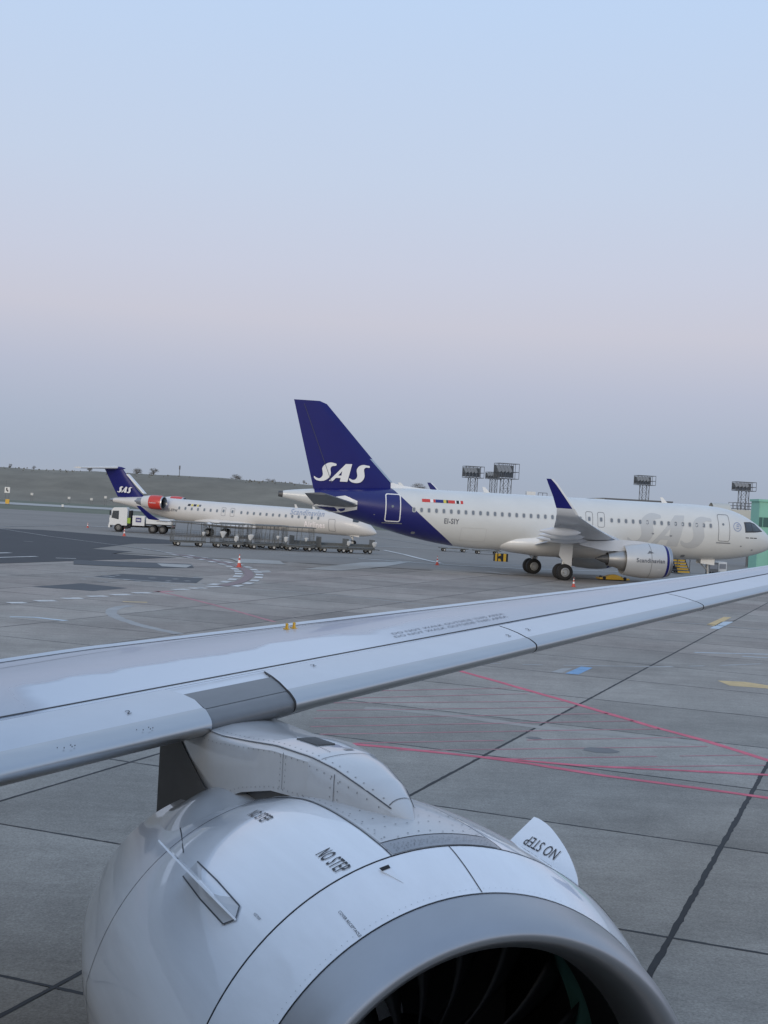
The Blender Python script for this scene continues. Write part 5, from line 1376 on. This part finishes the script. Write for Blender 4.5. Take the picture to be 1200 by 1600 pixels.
t, Wd, H = building('hangar', 944, 1050, 783, 210, 25, 'roofgrey', 'long low grey hangar roof above the airliner front cabin')
b = B(); b.box((-Wd/2 - .9, 2, H/2 + .05), (1.6, 6, H)); b.obj('end_wall', 'cream', t)
t, Wd, H = building('service_building', 800, 868, 777, 235, 12, 'roofgrey', 'low far building with white rooftop unit left of the winglet')
b = B(); b.box((-.4, 2, H + .55), (1.6, 2, .9)); b.obj('rooftop_unit', 'truckwhite', t)
b = B()
for x in (1.0, 1.8, 2.6): b.tube((x, 2, H), (x, 2, H + .9), .05, n=5)
b.tube((1.0, 2, H + .9), (2.6, 2, H + .9), .05, n=5); b.obj('roof_railing', 'mast', t)
# rounded pale canopy above the nose
a = at(1124, 800, 150); t = empty('jet_bridge', (a.x, 150, gz(a.x, 150)), 0, 'pale rounded boarding bridge canopy above the airliner nose', 'boarding bridge')
zt = at(1124, 786, 150).z - gz(a.x, 150)
b = B(); b.loft([[(x, 1.6*math.cos(q), zt - 1.6 + 1.6*math.sin(q)) for q in [i*math.pi/12 for i in range(13)]] for x in (-1.0, -.4, .4, 1.0)], closed=False, cap=False); b.obj('canopy', 'cream', t, smooth=40)
b = B(); b.box((2.0, .4, zt - 1.75), (6.0, 2.4, 2.2)); b.obj('tunnel', 'cream', t)
for x in (-.5, 3.5):
    b = B(); b.tube((x, 0, -.2), (x, 0, zt - 2.6), .18, n=10); b.obj('support_column', 'metal', t)

# ---- things on the grass
def post_sign(px, py, Y, hpx, wpx, m, label, cat, face=None, pole=0, name='airfield_sign'):
    k = Y/FPX; a = at(px, py, Y); z0 = gz(a.x, Y) - .15; t = empty(name, (a.x, Y, z0), 0, label, cat)
    h = hpx*k; w_ = wpx*k; zb = max(.3, a.z - z0 - h/2)
    b = B(); b.box((0, 0, zb + h/2), (w_, .25, h)); b.obj('board', m, t)
    for x in (-w_*.35, w_*.35):
        b = B(); b.tube((x, .05, -.1), (x, .05, zb), .06, n=6); b.obj('leg', 'metal', t)
    if face:
        for dx, dz, ww, hh in face:
            b = B(); b.box((dx*w_, -.135, zb + h*(.5 + dz)), (ww*w_, .02, hh*h)); b.obj('symbol', 'textblack', t)
    if pole:
        b = B(); b.tube((-w_*.3, .1, zb + h), (-w_*.3, .1, zb + h + pole*k), .05, n=6); b.obj('pole', 'metal', t)
post_sign(11.5, 765.5, 380, 9, 8, 'truckwhite', 'white board with black symbol on the far left grass', 'sign', [(-.1, .1, .25, .5), (.12, -.15, .2, .35)], 10)
post_sign(11.5, 785.5, 300, 7, 6, 'signyellow' if 'signyellow' in M else 'yellow', 'small yellow taxiway sign on the grass at the far left', 'sign')
for i, (px, py) in enumerate(((50, 772), (108, 778), (143, 780), (165, 777))):
    post_sign(px, py, 385, 3.5, 4, 'tarp', ['small pale marker box nearest the white board', 'small pale marker box in the middle of the grass', 'wider pale marker box left of the blue tail', 'thin pale marker right beside the blue tail'][i], 'marker', name='airfield_marker')
post_sign(98, 790, 285, 3.5, 3, 'truckwhite', 'tiny white edge light on the grass left of the truck', 'light', name='edge_light')
a = at(281, 728, 470); t = empty('lamp_post', (a.x, 470, 9.8), 0, 'thin dark post on top of the embankment', 'post')
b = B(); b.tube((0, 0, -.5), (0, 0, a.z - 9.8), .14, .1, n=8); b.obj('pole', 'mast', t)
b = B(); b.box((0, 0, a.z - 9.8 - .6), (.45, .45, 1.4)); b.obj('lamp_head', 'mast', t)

# ---- bare shrubs and trees on the bank
def tree(px, ytop, hpx, wpx, Y, label, dens=1.0, seed=0):
    random.seed(100 + seed); k = Y/FPX; a = at(px, ytop + hpx, Y); base = a.z - .4; h = hpx*k + .4; w_ = wpx*k*.85
    t = empty('bare_tree', (a.x, Y, base), 0, label, 'tree', 'bare trees along the embankment')
    b = B(); tips = []
    b.tube((0, 0, -.4), (0, 0, h*.35), .05*h, .035*h, n=6)
    for i in range(9):
        an = random.uniform(0, 6.28); r = w_*.35*random.uniform(.5, 1); p = Vector((0, 0, h*random.uniform(.12, .36))); q = Vector((r*math.cos(an), r*math.sin(an), h*random.uniform(.25, .8)))
        b.tube(p, q, .025*h, .010*h, n=5); tips.append(q)
    b.obj('trunk', 'bark', t)
    b = B()
    for q in tips + [Vector((0, 0, h*.5))]:
        for j in range(int(15*dens)):
            d = Vector((random.gauss(0, 1)*w_*.13, random.gauss(0, 1)*w_*.13, random.gauss(.4, .8)*h*.13)); e = q + d
            cc = Vector((e.x/(w_*.52), e.y/(w_*.52), (e.z - h*.52)/(h*.48)))
            if cc.length > 1: cc = cc.normalized()*random.uniform(.75, 1.0); e = Vector((cc.x*w_*.52, cc.y*w_*.52, h*.52 + cc.z*h*.48))
            b.tube(q.lerp(e, .1), e, .006*h, .003*h, n=3, cap=False)
            for _ in range(3):
                f = e + Vector((random.gauss(0, 1), random.gauss(0, 1), random.gauss(.3, .8)))*w_*.05; b.tube(e, f, .006*h, .004*h, n=3, cap=False)
    tag(b.obj('crown', 'twig', t, recalc=False), kind=None)
for i, (px, yt, hp, wp, dn, lab) in enumerate(((16, 724, 7, 8, 1, 'small bare shrub at the far left end of the bank'), (53, 727, 6, 8, 1, 'low bare shrub second from the left on the bank'), (140, 728, 9, 11, 2, 'dense dark bush on the bank left of the blue tail'),
        (183, 730, 6, 8, 1, 'small bare tree right behind the blue T-tail'), (214, 729, 13, 20, 1.6, 'round bare tree just right of the blue T-tail'), (240, 731, 13, 19, 1.5, 'round bare tree second right of the blue T-tail'), (318, 746, 5, 11, 1, 'low bare shrub on the bank above the jet fuselage'),
        (370, 741, 10, 25, 1.7, 'widest bare bush on the bank, halfway along the jet'), (421, 748, 6, 24, 1.5, 'flat wide bare bush left of the white tail cone'), (475, 750, 6, 8, 1, 'small bare shrub right above the white tail cone'),
        (655, 755, 12, 30, 1.6, 'bare trees peeking over the fuselage behind the navy fin'))):
    tree(px, yt, hp, wp, 480, lab, dn, i)
